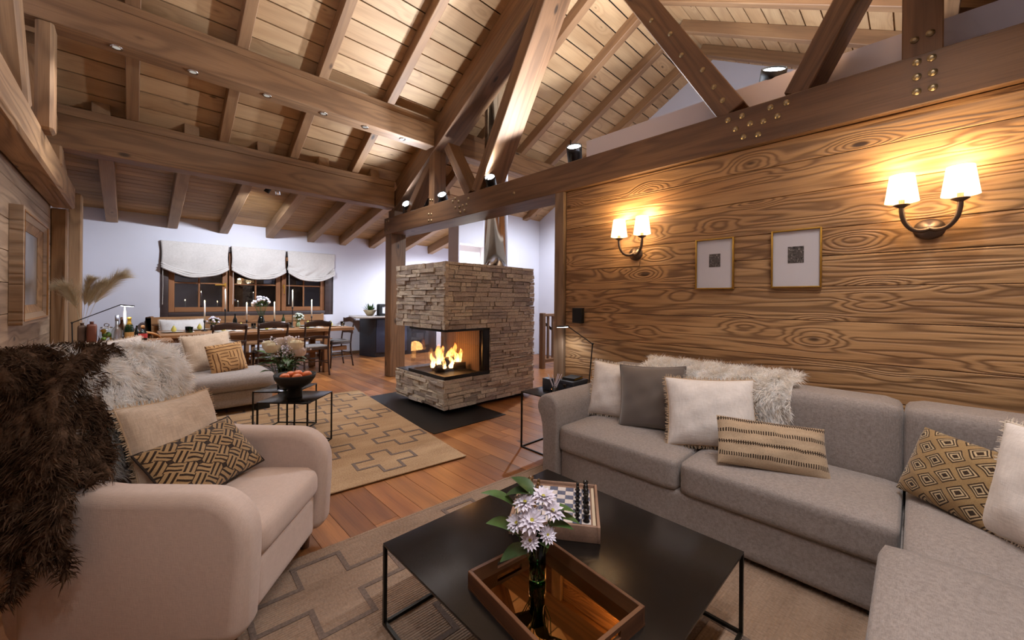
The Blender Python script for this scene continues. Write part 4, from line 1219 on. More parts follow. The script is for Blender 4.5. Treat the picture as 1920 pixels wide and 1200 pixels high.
# green bottle vase with daisies
GV = (1.0, .895, ZT+.0115)
gv = thing('bottle_vase', 'dark green glass cylinder vase standing on the mirror tray', 'vase', GV)
M['green'] = glass('dark_green_glass', (.04, .42, .13, 1), .0)
MB().lathe([(.026, 0), (.029, .004), (.029, .15), (.0265, .15), (.0265, .01), (0, .01)], 28).obj('body', M['green'], gv, True)
M['petal'] = plain('white_petal', 'e6e0ec', .7, 0, .04, 20)
M['yolk'] = plain('yellow_green_centre', 'a9a03a', .8)
M['stem'] = plain('green_stem', '4a6a2c', .6)
M['dleaf'] = plain('dark_green_leaf', '2f4a20', .45, 0, .25, 25)
M['cream_petal'] = plain('cream_rose_petal', 'f5eed6', .7, 0, .06, 20)
def daisy(base, head, nrm, r, seed, label, group, m=None, layers=3):
    o = thing('daisy', label, 'flower', base, group=group)
    B = Vector(base); Hd = Vector(head)-B; nz = Vector(nrm).normalized(); q = random.Random(seed)
    MB().tube(smooth_path([(0, 0, 0), Hd*.55+Vector((0, 0, .01)), Hd-nz*.01], 4), .0016, 6).obj('stem', M['stem'], o, True)
    F = nz.to_track_quat('Z', 'Y').to_matrix().to_4x4(); F.translation = Hd
    pb = MB()
    for l in range(layers):
        n = 15-3*l; el = .15+.35*l
        for k in range(n):
            an = 2*PI*(k+.5*l)/n+q.uniform(-.08, .08); L = r*(1-.2*l)*q.uniform(.88, 1.05); e2 = el+q.uniform(-.12, .12)
            d = Vector((math.cos(an)*math.cos(e2), math.sin(an)*math.cos(e2), math.sin(e2))); s = Vector((-math.sin(an), math.cos(an), 0))*r*.13
            up = Vector((0, 0, .08*r))
            pb.add([d*r*.12-s*.4, d*r*.12+s*.4, d*L*.7+s+up, d*L, d*L*.7-s+up], [(0, 1, 2, 3, 4)], F)
    pb.obj('petals', m or M['petal'], o)
    MB().ball((0, 0, r*.1), (r*.17, r*.17, r*.1), 10, 6, F).obj('centre', M['yolk'], o, True)
    return o
def leafspray(base, tips, L, wd, label, m, group, seed=0):
    o = thing('leaf_sprig', label, 'leaf', base, group=group)
    B = Vector(base); q = random.Random(seed)
    for k, tp in enumerate(tips):
        T = Vector(tp)-B; d = T.normalized()
        d = Vector((T.x, T.y, 0)).normalized()*.8+Vector((0, 0, q.uniform(-.15, .5))); d.normalize()
        s = d.cross(Vector((0, 0, 1))).normalized(); u = s.cross(d).normalized()
        V, F = [], []
        for i in range(7):
            f = i/6; wv = wd*math.sin(PI*min(1, f*.96+.03))**.8*(1-.25*f)
            c_ = T+d*L*(f-.45)-u*.18*L*(f-.4)**2*2
            V += [c_-s*wv+u*wv*.35, c_, c_+s*wv+u*wv*.35]
        for i in range(6):
            F += [(i*3, i*3+1, i*3+4, i*3+3), (i*3+1, i*3+2, i*3+5, i*3+4)]
        MB().add(V, F).obj('leaf', m, o, True)
        MB().tube([(0, 0, 0), T*.5+Vector((0, 0, .012)), T-d*L*.42], .0015, 5).obj('stalk', M['stem'], o)
    return o
def P3(u, v, d):      # offset in the plane facing the viewer: right, up, toward
    rt_ = Vector((math.cos(.7698), -math.sin(.7698), 0)); fw = Vector((math.sin(.7698), math.cos(.7698), 0))
    return Vector((GV[0], GV[1], GV[2]+.14))+rt_*u+Vector((0, 0, v))-fw*d
BG = (GV[0], GV[1], GV[2]+.02)
LB = ['largest white daisy bloom facing the viewer in the green vase', 'upper left white daisy bloom above the green vase', 'upper right white daisy bloom above the green vase', 'right-hand white daisy bloom beside the chess board', 'small low white daisy at the rim of the green vase', 'small white daisy right of the vase rim', 'white daisy bloom at the left edge of the bunch']
for k, (u, v, d, r) in enumerate(((-.022, .08, .04, .052), (-.045, .125, .01, .046), (.018, .14, .0, .046), (.048, .10, .015, .046), (-.028, .018, .045, .037), (.03, .034, .04, .033), (-.072, .06, .02, .042))):
    h = P3(u, v, d); n_ = (h-Vector((GV[0], GV[1], GV[2]+.12)))+Vector((-.05, -.05, .06))
    daisy((GV[0]+.008*math.cos(k), GV[1]+.008*math.sin(k), BG[2]), h, n_, r, k, LB[k], 'white daisies in the green vase')
for k, (tips, L, wd, lab) in enumerate((([(-.115, .135, 0)], .10, .022, 'pointed green leaf at the upper left of the daisies'), ([(-.05, .15, -.01), (-.035, .165, -.03)], .08, .024, 'dark green leaves behind the daisies'), ([(-.1, .045, .02)], .095, .034, 'broad green leaf at the left of the vase'), ([(-.055, -.03, .03)], .095, .028, 'dark leaf drooping beside the green vase'), ([(.085, .10, 0), (.10, .075, .01), (.075, .055, .02)], .075, .018, 'cluster of green leaves at the right of the daisies'), ([(.025, .005, .035)], .05, .018, 'small green leaf above the vase rim'))):
    leafspray(BG, [P3(q[0]-.01, q[1], q[2]) for q in tips], L*1.3, wd*1.45, lab, M['dleaf'] if k in (1, 3) else M['leaf'], 'leaves in the green vase', k)

# ---------------- chess set ----------------
CB = thing('chess_board', 'greyed wooden chess box with blue and white squares', 'chess board', (1.375, 1.12, ZT), rad(36))
S = .37; sq = .3/8
MB().box(-S/2+.004, -S/2+.004, 0, S/2-.004, S/2-.004, .052).obj('box', M['greywood'], CB, bevel=.002)
for s in (-1, 1):
    MB().box(-S/2, s*(S/2-.006)-.006, .0, S/2, s*(S/2-.006)+.006, .066).obj('side', M['greywood'], CB, bevel=.0015)
    MB().box(s*(S/2-.006)-.006, -S/2+.012, .0, s*(S/2-.006)+.006, S/2-.012, .066).obj('side', M['greywood'], CB, bevel=.0015)
    MB().box(-S/2+.02, s*(S/2-.022)-.006, .052, S/2-.02, s*(S/2-.022)+.006, .0545).obj('inlay_strip', plain('bone_inlay', 'c9b8a0', .5), CB)
wsq, bsq = plain('bone_white_square', 'd2cac6', .45, 0, .06, 60), plain('slate_blue_square', '5d6379', .5, 0, .2, 60)
ms = {}
for c_, m in ((0, wsq), (1, bsq)):
    ms[c_] = MB().box(-sq/2+.0004, -sq/2+.0004, 0, sq/2-.0004, sq/2-.0004, .0025).mesh('square'); ms[c_].materials.append(m)
for i in range(8):
    for j in range(8):
        o = link('square', ms[(i+j) % 2], None, CB); o.location = ((i-3.5)*sq, (j-3.5)*sq, .052)
PR = {'pawn': [(.0115, 0), (.012, .004), (.008, .008), (.0055, .018), (.005, .022), (.0085, .024), (.0055, .026), (.0075, .031), (.0075, .035), (.004, .039), (0, .04)],
      'rook': [(.0135, 0), (.014, .005), (.010, .010), (.008, .025), (.009, .034), (.0125, .037), (.0125, .046), (.009, .046), (.009, .042), (0, .042)],
      'knight': [(.0135, 0), (.014, .005), (.0095, .010), (.008, .018), (.011, .026), (.0125, .036), (.009, .046), (.005, .052), (0, .053)],
      'bishop': [(.0135, 0), (.014, .005), (.0095, .010), (.006, .028), (.0105, .031), (.006, .034), (.0095, .043), (.0075, .052), (.003, .058), (.0035, .062), (0, .064)],
      'queen': [(.0145, 0), (.015, .005), (.0105, .011), (.007, .034), (.0115, .038), (.007, .041), (.0115, .058), (.0085, .058), (.004, .061), (.004, .066), (0, .068)],
      'king': [(.0145, 0), (.015, .005), (.0105, .011), (.0075, .038), (.0125, .042), (.0075, .045), (.0115, .062), (.006, .065), (.0025, .066), (.0025, .076), (0, .076)]}
M['ebony'] = plain('glossy_black_lacquer', '0d0c0c', .12, 0, .05)
M['boxwood'] = plain('brown_boxwood', '6b4a24', .3, 0, .15, 60)
back = ['rook', 'knight', 'bishop', 'queen', 'king', 'bishop', 'knight', 'rook']
meshes = {}
cbm = Matrix.Translation(CB.location) @ Matrix.Rotation(rad(36), 4, 'Z')
def piece(kind, i, j, m, col, lab):
    k = (kind, m.name)
    if k not in meshes:
        meshes[k] = MB().lathe(PR[kind], 16).mesh('chess_'+kind, True); meshes[k].materials.append(m)
    o = link('chess_'+kind, meshes[k], None); o.location = cbm @ Vector(((i-3.5)*sq, (j-3.5)*sq, .0546))
    tag(o, lab, 'chess piece', col+' chess pieces on the board')
for i in range(8):
    n_ = ORD[7-i]
    side = 'far' if i >= 4 else 'near'
    piece(back[i], i, 0, M['ebony'], 'black', 'glossy black %s, %s from the far end of the outer black row' % (back[i], n_))
    piece('pawn', i, 1, M['ebony'], 'black', 'glossy black pawn, %s from the far end of the inner row' % n_)
    if i >= 2:
        piece(back[i], i, 7, M['boxwood'], 'brown', 'brown wooden %s, %s from the far end of the outer brown row' % (back[i], n_))
        piece('pawn', i, 6, M['boxwood'], 'brown', 'brown wooden pawn, %s from the far end of its row' % n_)

# ---------------- fruit bowl, bouquet on the nesting tables ----------------
bw = thing('pedestal_bowl', 'matt black pedestal bowl of fruit on the nesting table', 'bowl', (1.0, 3.70, .4505))
MB().lathe([(.055, 0), (.058, .004), (.054, .075), (.075, .085), (.125, .115), (.155, .16), (.163, .195), (.157, .195), (.148, .165), (.118, .125), (.06, .1), (0, .095)], 36).obj('bowl', plain('black_ceramic', '1b1714', .65, 0, .2, 40), bw, True)
t = NT('orange_peel'); t.set(color=t.mix(t.noise(t.obj(), 14.0, 2), lin('c8542a'), lin('e08a4a')), rough=.45); t.bump(t.noise(t.obj(), 300.0, 1), .2, .001); M['orange'] = t.m
for k, (x, y, z, lab) in enumerate(((-.075, .02, .172, 'orange clementine at the left of the black bowl'), (.0, -.06, .172, 'orange clementine at the front of the black bowl'), (.03, .03, .185, 'topmost orange clementine in the black bowl'), (.09, -.015, .178, 'orange clementine at the right of the black bowl'), (-.01, .09, .172, 'orange clementine at the back of the black bowl'))):
    o = thing('clementine', lab, 'fruit', (1.0+x, 3.70+y, .4505+z-.036), group='clementines in the black bowl')
    MB().ball((0, 0, .036), (.04, .04, .035), 18, 12).obj('fruit', M['orange'], o, True)
    MB().lathe([(.004, .069), (.003, .073), (0, .073)], 8).obj('stalk', M['stem'], o)
VB = (1.035, 4.14, .4255)
M['clear'] = glass('clear_glass', (1, 1, 1, 1), 0.0)
vv = thing('glass_vase', 'clear glass vase holding the cream rose bouquet', 'vase', VB)
MB().lathe([(.06, 0), (.066, .006), (.068, .1), (.06, .16), (.072, .215), (.068, .215), (.056, .16), (.063, .1), (.06, .012), (0, .012)], 28).obj('body', M['clear'], vv, True)
qb = random.Random(31)
def bouquet_pt(u, v, d): 
    rt_ = Vector((math.cos(.7698), -math.sin(.7698), 0)); fw = Vector((math.sin(.7698), math.cos(.7698), 0))
    return Vector(VB)+rt_*u+Vector((0, 0, v))-fw*d
def rose(c_, r, m, label, seed):
    o = thing('rose', label, 'flower', VB, group='roses in the bouquet')
    H = Vector(c_)-Vector(VB); q = random.Random(seed); pb = MB()
    for l in range(4):
        n = 6-l; rr = r*(1-.21*l)
        for k in range(n):
            an = 2*PI*k/n+l*.5; a2 = 2*PI*.62/n
            V = []
            for i in range(5):
                for j in range(4):
                    aa = an+(i/4-.5)*2*a2; e = -.8+j/3*(1.25+.3*l)
                    k2 = rr*(1+.12*(j == 3))
                    V.append(H+Vector((k2*math.cos(e)*math.cos(aa), k2*math.cos(e)*math.sin(aa), k2*math.sin(e)*.9+.1*r*l)))
            F = [(i*4+j, i*4+j+1, (i+1)*4+j+1, (i+1)*4+j) for i in range(4) for j in range(3)]
            pb.add(V, F)
    pb.obj('petals', m, o, True)
    MB().tube([(0, 0, .02), H*.5+Vector((0, 0, .03)), H-Vector((0, 0, r*.8))], .003, 6).obj('stem', M['stem'], o)
for k, (u, v, d, r, lab) in enumerate(((-.115, .43, .06, .055, 'cream rose at the left of the bouquet'), (-.065, .41, .09, .058, 'cream rose low at the front left of the bouquet'), (.125, .43, .05, .06, 'cream rose at the right of the bouquet'), (.15, .37, .04, .055, 'pale rose drooping at the right of the bouquet'), (.03, .47, .0, .05, 'pale rose at the top middle of the bouquet'), (-.03, .46, .03, .05, 'white rose at the top left of the bouquet'))):
    rose(bouquet_pt(u, v, d), r*1.12, M['cream_petal'] if k < 3 else plain('blush_petal', 'e6dad4', .7), lab, k)
gy = thing('baby_breath', 'airy white filler blossom filling the middle of the bouquet', 'flower', VB); gy['kind'] = 'stuff'
g1, g2 = MB(), MB()
for k in range(230):
    p = bouquet_pt(qb.gauss(.03, .075), qb.gauss(.40, .05), qb.uniform(-.06, .13))-Vector(VB)
    g1.ball(p, qb.uniform(.005, .009), 6, 4)
    if k % 4 == 0: g2.tube([p, p*.55+Vector((0, 0, .05))], .0009, 4, caps=False)
g1.obj('blossom', M['petal'], gy, True, kind='stuff'); g2.obj('twigs', M['stem'], gy, kind='stuff')
for k in range(16):
    an = 2*PI*k/16+qb.uniform(-.1, .1); R_ = qb.uniform(.10, .17)
    u, d, v = R_*math.cos(an)*1.15, R_*math.sin(an)*.8+.03, qb.uniform(.22, .36)
    if k == 8: u, v, d = -.23, .36, 0
    where = ('left' if u < -.05 else 'right' if u > .05 else 'middle')+(' front' if d > .05 else ' back' if d < 0 else ' side')
    leafspray(VB, [bouquet_pt(u, v, d), bouquet_pt(u*.7, v-.04, d+.03)], .12, .03, 'dark green leaf sprig spreading around the glass vase bouquet', M['dleaf'] if k % 2 else M['leaf'], 'leaf sprigs in the bouquet', k+40)

# ---------------- things on the side table ----------------
df = thing('reed_diffuser', 'clear glass reed diffuser with white sticks on the side table', 'diffuser', (2.60, 2.145, .4935))
MB().lathe([(.03, 0), (.032, .003), (.032, .05), (.014, .058), (.013, .068), (.011, .068), (.011, .06), (.028, .048), (.028, .005), (0, .005)], 4*6).obj('bottle', M['clear'], df, True)
for k, (u, v) in enumerate(((-.055, .01), (-.045, -.01), (-.065, .0), (.05, .01), (.06, -.005), (.045, .0))):
    MB().tube([(u*-.35, v, .008), (u*.72-u*.0, v*2-u*.5, .17)], .0022, 6).obj('reed', M['petal'], df)
bx = thing('storage_box', 'dark blue-black lidded box under the small book', 'box', (2.83, 2.13, .4935))
MB().box(-.11, -.085, 0, .11, .085, .075).obj('body', M['leather'], bx, bevel=.004)
MB().box(-.113, -.088, .062, .113, .088, .098).obj('lid', M['leather'], bx, bevel=.004)
MB().box(-.118, -.015, .04, -.11, .015, .07).obj('clasp', M['bronze'], bx, bevel=.002)
b2 = MB().box(-.035, -.045, 0, .035, .045, .10).obj('small_box', M['leather'], None, bevel=.003); b2.location = (2.7, 2.30, .4935)
tag(b2, 'small dark upright box behind the reed diffuser', 'box')
bkk = thing('book', 'small black book with gilt edges lying on the box', 'book', (2.83, 2.13, .592), rad(8))
MB().box(-.08, -.06, 0, .08, .06, .003).obj('back_cover', M['matblack'], bkk); MB().box(-.08, -.06, .019, .08, .06, .022).obj('front_cover', M['matblack'], bkk)
MB().box(-.076, -.056, .003, .078, .056, .019).obj('pages', M['brass'], bkk); MB().box(-.081, -.06, 0, -.078, .06, .022).obj('spine', M['matblack'], bkk)

# reading lamps
def read_lamp(label, base, joint, head0, head1, wat):
    o = thing('reading_lamp', label, 'lamp', base)
    B = Vector(base); L = lambda p: Vector(p)-B
    MB().lathe([(.085, 0), (.085, .008), (.012, .014), (.007, .03)], 28).obj('base', M['matblack'], o, True)
    MB().tube([(0, 0, .01), L(joint)], .0055, 8).obj('pole', M['matblack'], o)
    MB().ball(L(joint), .011, 10, 6).obj('joint', M['matblack'], o, True)
    MB().tube([L(joint), L(head0)], .005, 8).obj('arm', M['matblack'], o)
    h0, h1 = L(head0), L(head1)
    MB().bar(h0, h1, .04, .014).obj('head', M['matblack'], o, bevel=.003)
    dn = Vector((0, 0, -.0085))
    MB().bar(h0.lerp(h1, .06)+dn, h0.lerp(h1, .94)+dn, .03, .003).obj('diffuser', M['disc'], o)
    m_ = (Vector(head0)+Vector(head1))/2+Vector((0, 0, -.025))
    light('reading_glow', 'SPOT', m_, wat, COOL, .03, m_+Vector((0, 0.0001, -1)), 140, .6, o)
read_lamp('slim black reading lamp beside the corner sofa', (2.93, 2.03, .4935), (2.93, 1.99, .912), (2.92, 2.26, 1.055), (2.92, 2.38, 1.045), 3)
sp = thing('wall_speaker', 'small black wall speaker beside the slim post', 'speaker', (3.09, 2.25, 1.08))
MB().box(-.045, -.055, 0, 0, .055, .145).obj('case', M['matblack'], sp, bevel=.004)
MB().box(-.05, -.048, .008, -.045, .048, .137).obj('grille', plain('speaker_cloth', '1c1c1e', .95, 0, .3, 200), sp)

# ---------------- framed prints on the panelled wall ----------------
t = NT('dark_etching'); n1 = t.noise(t.obj(), 45.0, 4, .7, 1.5)
t.set(color=t.ramp(n1, [(.35, lin('191515')), (.55, lin('5b5350')), (.68, lin('c5bdb8'))]), rough=.7); M['etch'] = t.m
M['mat'] = plain('white_picture_mount', 'd9d3d6', .85, 0, .01)
def picture(y0, y1, z0, z1, py0, py1, pz0, pz1, label):
    o = thing('framed_print', label, 'picture', (3.088, (y0+y1)/2, z0), group='gilt framed prints')
    w_ = abs(y1-y0)/2; h = z1-z0; f = .009
    for nm, bx_ in (('frame_side', (-w_, 0, -w_+f, h)), ('frame_side', (w_-f, 0, w_, h)), ('frame_rail', (-w_+f, 0, w_-f, f)), ('frame_rail', (-w_+f, h-f, w_-f, h))):
        MB().box(-.026, bx_[0], bx_[1], 0, bx_[2], bx_[3]).obj(nm, M['brass'], o, bevel=.0015)
    MB().box(-.012, -w_+f, f, 0, w_-f, h-f).obj('mount', M['mat'], o)
    cy_ = (y0+y1)/2
    MB().box(-.0135, py0-cy_, pz0-z0, -.0122, py1-cy_, pz1-z0).obj('print', M['etch'], o)
    MB().box(-.0175, -w_+f, f, -.0165, w_-f, h-f).obj('glazing', M['picglass'], o)
M['picglass'] = pane_glass('picture_glass', (1, 1, 1, 1), .02)
picture(.90, 1.163, 1.39, 1.762, .99, 1.068, 1.553, 1.649, 'gilt framed small etching nearer to the post')
picture(.404, .672, 1.393, 1.77, .495, .581, 1.553, 1.66, 'gilt framed dark etching nearer to the large sconce')
# ---------------- dining area ----------------
dt = thing('dining_table', 'long wooden dining table laid for dinner below the window', 'table', (1.58, 7.62, 0))
DT = Vector(dt.location); TZ = .77
for i in range(5):
    y = 7.12+.2*(i+.5)
    beam('top_plank', (.26, y, TZ-.025), (2.9, y, TZ-.025), .198, .05, M['table'], dt, bevel=.004)
for x in (.42, 2.45):
    for y in (7.24, 8.0): beam('leg', (x, y, 0), (x, y, TZ-.05), .10, .10, M['table'], dt)
for y in (7.24, 8.0): beam('apron', (.47, y, TZ-.10), (2.4, y, TZ-.10), .03, .10, M['table'], dt)
beam('foot_bar', (.42, 7.62, .35), (2.95, 7.62, .35), .06, .08, M['table'], dt)

be = thing('wall_bench', 'long wooden bench with a plank backrest under the window', 'bench', (1.6, 8.8, 0))
for i in range(2): beam('seat_plank', (.2, 8.6+.2*i, .44), (3.0, 8.6+.2*i, .44), .19, .04, M['table'], be)
for z in (.58, .74, .88): beam('back_slat', (.2, 9.04, z), (3.0, 9.04, z), .03, .13, M['table'], be)
for x in (.22, 1.6, 2.98):
    beam('post', (x, 9.075, 0), (x, 9.075, .96), .06, .04, M['table'], be); beam('leg', (x, 8.56, 0), (x, 8.56, .42), .06, .06, M['table'], be)
beam('arm_panel', (.17, 8.5, .70), (.17, 9.06, .70), .04, .5, M['oldbeam'], be)
pillow('bench_cushion', 'long white cushion on the wooden bench under the window', M['white_cush'], .62, .44, .16, (.62, 8.86, .47), 0, 10, 0, 'fringe', M['fringe_w'], 41)
tt = thing('striped_blanket', 'folded brown striped blanket hanging over the bench arm', 'blanket', (.17, 8.62, .5))
MB().prism([(-.045, -.05), (-.03, .46), (.03, .47), (.05, -.04), (.03, -.05), (.022, .452), (-.022, .452), (-.03, -.06)], -.12, .2, Matrix.Rotation(PI/2, 4, 'X')).obj('cloth', M['brownfur'], tt, bevel=.006)

def make_chair(label):
    o = thing('dining_chair', label, 'chair', (0, 0, 0), group='dark wooden dining chairs')
    # faces +y, origin below the seat centre
    seat = [(-.2, -.2), (.2, -.2), (.22, .2), (-.22, .2)]
    MB().prism(seat, .435, .46).obj('seat', M['chairwood'], o, bevel=.008)
    rbox(MB(), -.2, -.19, .46, .2, .19, .505, r=.02, crown=.01, n=6).obj('seat_pad', M['pad'], o, True)
    for s in (-1, 1):
        MB().tube(smooth_path([(s*.195, -.24, 0), (s*.19, -.2, .25), (s*.188, -.19, .45), (s*.19, -.22, .7), (s*.2, -.27, .9)], 4), .015, 8).obj('back_post', M['chairwood'], o, True)
        MB().tube([(s*.2, .2, 0), (s*.19, .175, .44)], [.012, .018], 8).obj('front_leg', M['chairwood'], o, True)
        MB().tube([(s*.195, -.2, .2), (s*.195, .185, .2)], .009, 8).obj('stretcher', M['chairwood'], o)
    for y, z in ((-.2, .25), (.185, .25)): MB().tube([(-.19, y, z), (.19, y, z)], .009, 8).obj('stretcher', M['chairwood'], o)
    def rail(zc, h, arch, nm):
        mb = MB(); V = []; n = 12
        for i in range(n+1):
            s = -1+2*i/n; x = s*.205; y = -.225-.2*(zc-.7)*.35-.03*(1-s*s)
            up = arch*(.5+.5*math.cos(s*PI))+.012*(abs(s) > .9)
            for (yy, zz) in ((y-.01, zc-h/2+up*.5), (y+.01, zc-h/2+up*.5), (y+.01, zc+h/2+up), (y-.01, zc+h/2+up)): V.append((x, yy, zz))
        F = [(0, 3, 2, 1), (n*4, n*4+1, n*4+2, n*4+3)]
        for i in range(n):
            for k in range(4): F.append((i*4+k, i*4+(k+1) % 4, (i+1)*4+(k+1) % 4, (i+1)*4+k))
        mb.add(V, F).obj(nm, M['chairwood'], o, bevel=.003)
    rail(.865, .08, .03, 'top_rail'); rail(.64, .045, .02, 'middle_rail')
    return o
M['pad'] = fabric('grey_striped_pad', '8f8884', '4c4745', 200, slub=.6)
c0 = make_chair('dark chair at the table behind the maze cushion, leftmost of the near row')
spots = [((1.0, 7.10), 0, None), ((1.555, 7.10), -2, 'dark chair at the middle of the near side of the dining table'),
         ((2.17, 7.08), 3, 'dark chair behind the bouquet, rightmost of the near row'), ((2.80, 7.72), 95, 'dark chair at the right-hand end of the dining table')]
for (x, y), rz, lab in spots:
    c_ = c0 if lab is None else copy_tree(c0)
    if lab: c_['label'] = lab
    c_.location = (x, y, 0); c_.rotation_euler = (0, 0, rad(rz))

M['wax'] = NT('white_wax').set(color=lin('e8e2d8'), rough=.5, sss=.2)
M['cflame'] = emit('candle_flame', (1, .72, .35, 1), 40)
CZ = TZ+.0005
def candle(x, y, z0, z1, label, zb=CZ, grp='candles on the dining table', r=.011):
    o = thing('candlestick', label, 'candle', (x, y, zb), group=grp)
    h = z0-zb
    if h > .03:
        MB().lathe([(.04, 0), (.04, .006), (.012, .012), (.007, .02), (.007, h-.03), (.013, h-.02), (.014, h+.008), (.0115, h+.008), (.0115, h-.005), (0, h-.005)], 16).obj('holder', M['matblack'], o, True)
    MB().lathe([(r, h-.004), (r*.9, z1-zb), (0, z1-zb+.003)], 14).obj('wax', M['wax'], o, True)
    MB().tube([(0, 0, z1-zb), (0, 0, z1-zb+.008)], .0012, 5).obj('wick', M['matblack'], o)
    MB().lathe([(.001, z1-zb+.004), (.0065, z1-zb+.013), (.005, z1-zb+.022), (.0, z1-zb+.042)], 10).obj('flame', M['cflame'], o, True)
cn = ['leftmost candle on the dining table in a low black holder', 'tall candle in front of the first window post', 'low candle left of the white posy on the table', 'low candle right of the white posy on the table', 'tall candle in front of the right window casement', 'rightmost candle on the dining table']
for (x, y, z0, z1), lab in zip(((.79, 7.64, .93, 1.21), (1.055, 7.68, 1.1, 1.39), (1.34, 7.66, .92, 1.18), (1.73, 7.62, .92, 1.19), (2.02, 7.66, 1.13, 1.40), (2.335, 7.66, .96, 1.23)), cn):
    candle(x, y, z0, z1, lab)

pt_ = MB().lathe([(.06, 0), (.075, .004), (.13, .014), (.132, .017), (.075, .008), (0, .007)], 28).mesh('plate', True); pt_.materials.append(plain('off_white_stoneware', 'c9c3b8', .4))
pearm = MB().lathe([(.006, 0), (.026, .008), (.033, .028), (.028, .05), (.016, .07), (.012, .085), (.004, .092), (0, .093)], 18).mesh('fruit', True); t = NT('pear_skin'); t.set(color=t.mix(t.noise(t.obj(), 20.0, 2), lin('b3a23e'), lin('c9b658')), rough=.45); pearm.materials.append(t.m)
stm = MB().tube([(0, 0, .09), (.003, 0, .11)], .0016, 5).mesh('stalk'); stm.materials.append(M['stem'])
npm = MB()
rbox(npm, -.05, -.11, 0, .05, .11, .014, r=.006, n=5, wob=.004, seed=2); npm = npm.mesh('napkin', True); npm.materials.append(M['linen'])
gl = MB().lathe([(.028, 0), (.03, .003), (.036, .09), (.034, .09), (.028, .008), (0, .008)], 20).mesh('drinking_glass', True); gl.materials.append(M['clear'])
pos = [('left end', .42, 7.62), ('near side, left', .98, 7.33), ('near side, middle', 1.55, 7.33), ('near side, right', 2.17, 7.33), ('far side, left', .75, 7.94), ('far side, second', 1.3, 7.94), ('far side, third', 1.85, 7.94), ('far side, right', 2.35, 7.94), ('right end', 2.66, 7.64)]
for nm, x, y in pos:
    o = link('plate', pt_, None); o.location = (x, y, CZ); tag(o, 'off-white dinner plate set at the %s of the dining table' % nm.replace(',', ' '), 'plate', 'dinner plates')
    p_ = thing('pear', 'yellow pear on the plate at the %s of the table' % nm.replace(',', ' '), 'fruit', (x+.01, y+.01, CZ+.0085), group='pears on the plates')
    link('fruit', pearm, None, p_); link('stalk', stm, None, p_)
    o = link('napkin', npm, None); o.location = (x+.19, y, CZ); tag(o, 'folded linen napkin beside the plate at the %s' % nm.replace(',', ' '), 'napkin', 'linen napkins')
    o = link('drinking_glass', gl, None); o.location = (x+.16, y+(.16 if y < 7.6 else -.16), CZ); tag(o, 'clear tumbler by the plate at the %s of the table' % nm.replace(',', ' '), 'glass', 'tumblers on the table')
gg = MB().lathe([(.03, 0), (.034, .004), (.04, .085), (.037, .085), (.03, .008), (0, .008)], 20).obj('green_glass', glass('bright_green_glass', (.03, .4, .12, 1)), None, True); gg.location = (.6, 7.45, CZ)
tag(gg, 'small green tumbler at the left end of the table', 'glass')

def bottle(name, label, cat, loc, prof, m, cap=None, capm=None, lab=None, labm=None, group=None):
    o = thing(name, label, cat, loc, group=group)
    MB().lathe(prof, 22).obj('body', m, o, True)
    if cap: MB().lathe(cap, 18).obj('cap', capm, o, True)
    if lab: MB().shell(lab, 22).obj('paper_label', labm, o, True)
    return o
M['dkglass'] = plain('dark_bottle_glass', '10130f', .08, 0, .05)
WB = [(.034, 0), (.037, .005), (.037, .17), (.03, .2), (.014, .235), (.013, .29), (.015, .292), (.015, .3), (0, .3)]
s_ = lambda P, k: [(r*k, z*k) for r, z in P]
bottle('wine_bottle', 'dark bottle on the dining table near the tall left candle', 'bottle', (1.2, 7.78, CZ), s_(WB, .85), M['dkglass'], [(.0125, .24), (.0125, .262), (0, .262)], M['matblack'])
bottle('wine_bottle', 'green bottle with a pale label on the dining table', 'bottle', (1.9, 7.75, CZ), s_(WB, .8), plain('olive_bottle_glass', '24331a', .1), None, None, [(.0305, .05), (.0305, .11)], M['mat'])

def posy(label, loc, r, h, m_flower, vase_m, seed, vh=.09, vr=.035):
    o = thing('flower_posy', label, 'flowers', loc)
    MB().lathe([(vr*.8, 0), (vr, .01), (vr*1.05, vh*.6), (vr*.6, vh), (vr*.5, vh), (vr*.8, .02), (0, .02)], 20).obj('vase', vase_m, o, True)
    q = random.Random(seed); a, b = MB(), MB()
    for k in range(34):
        e, t_ = q.uniform(-.2, 1.4), q.uniform(0, 2*PI); p = Vector((r*math.cos(e)*math.cos(t_), r*math.cos(e)*math.sin(t_), h+r*math.sin(e)))*1.0
        if k % 3: a.ball(p, q.uniform(.010, .02)*(r/.08), 8, 5)
        d = (p-Vector((0, 0, h-r*.5))).normalized(); s = d.cross(Vector((0, 0, 1))).normalized()*r*.2
        c_ = p*.75+Vector((0, 0, h*.2)); b.add([c_-d*r*.3, c_+s, c_+d*r*.35, c_-s], [(0, 1, 2, 3)])
        b.tube([(0, 0, vh*.6), p*.8+Vector((0, 0, h*.15))], .0015, 4, caps=False)
    a.obj('blossoms', m_flower, o, True, kind='stuff'); b.obj('foliage', M['leaf'], o, kind='stuff')
posy('tall white posy in a dark glass vase amid the candles', (1.55, 7.68, CZ), .12, .42, M['petal'], M['dkglass'], 1, .22, .05)
posy('low green and white posy left on the dining table', (.92, 7.80, CZ), .08, .13, M['petal'], M['green'], 2)
posy('low pale posy right on the dining table', (2.15, 7.80, CZ), .09, .15, plain('pale_lilac_petal', 'c9cfc0', .7), M['palegreen'], 3)

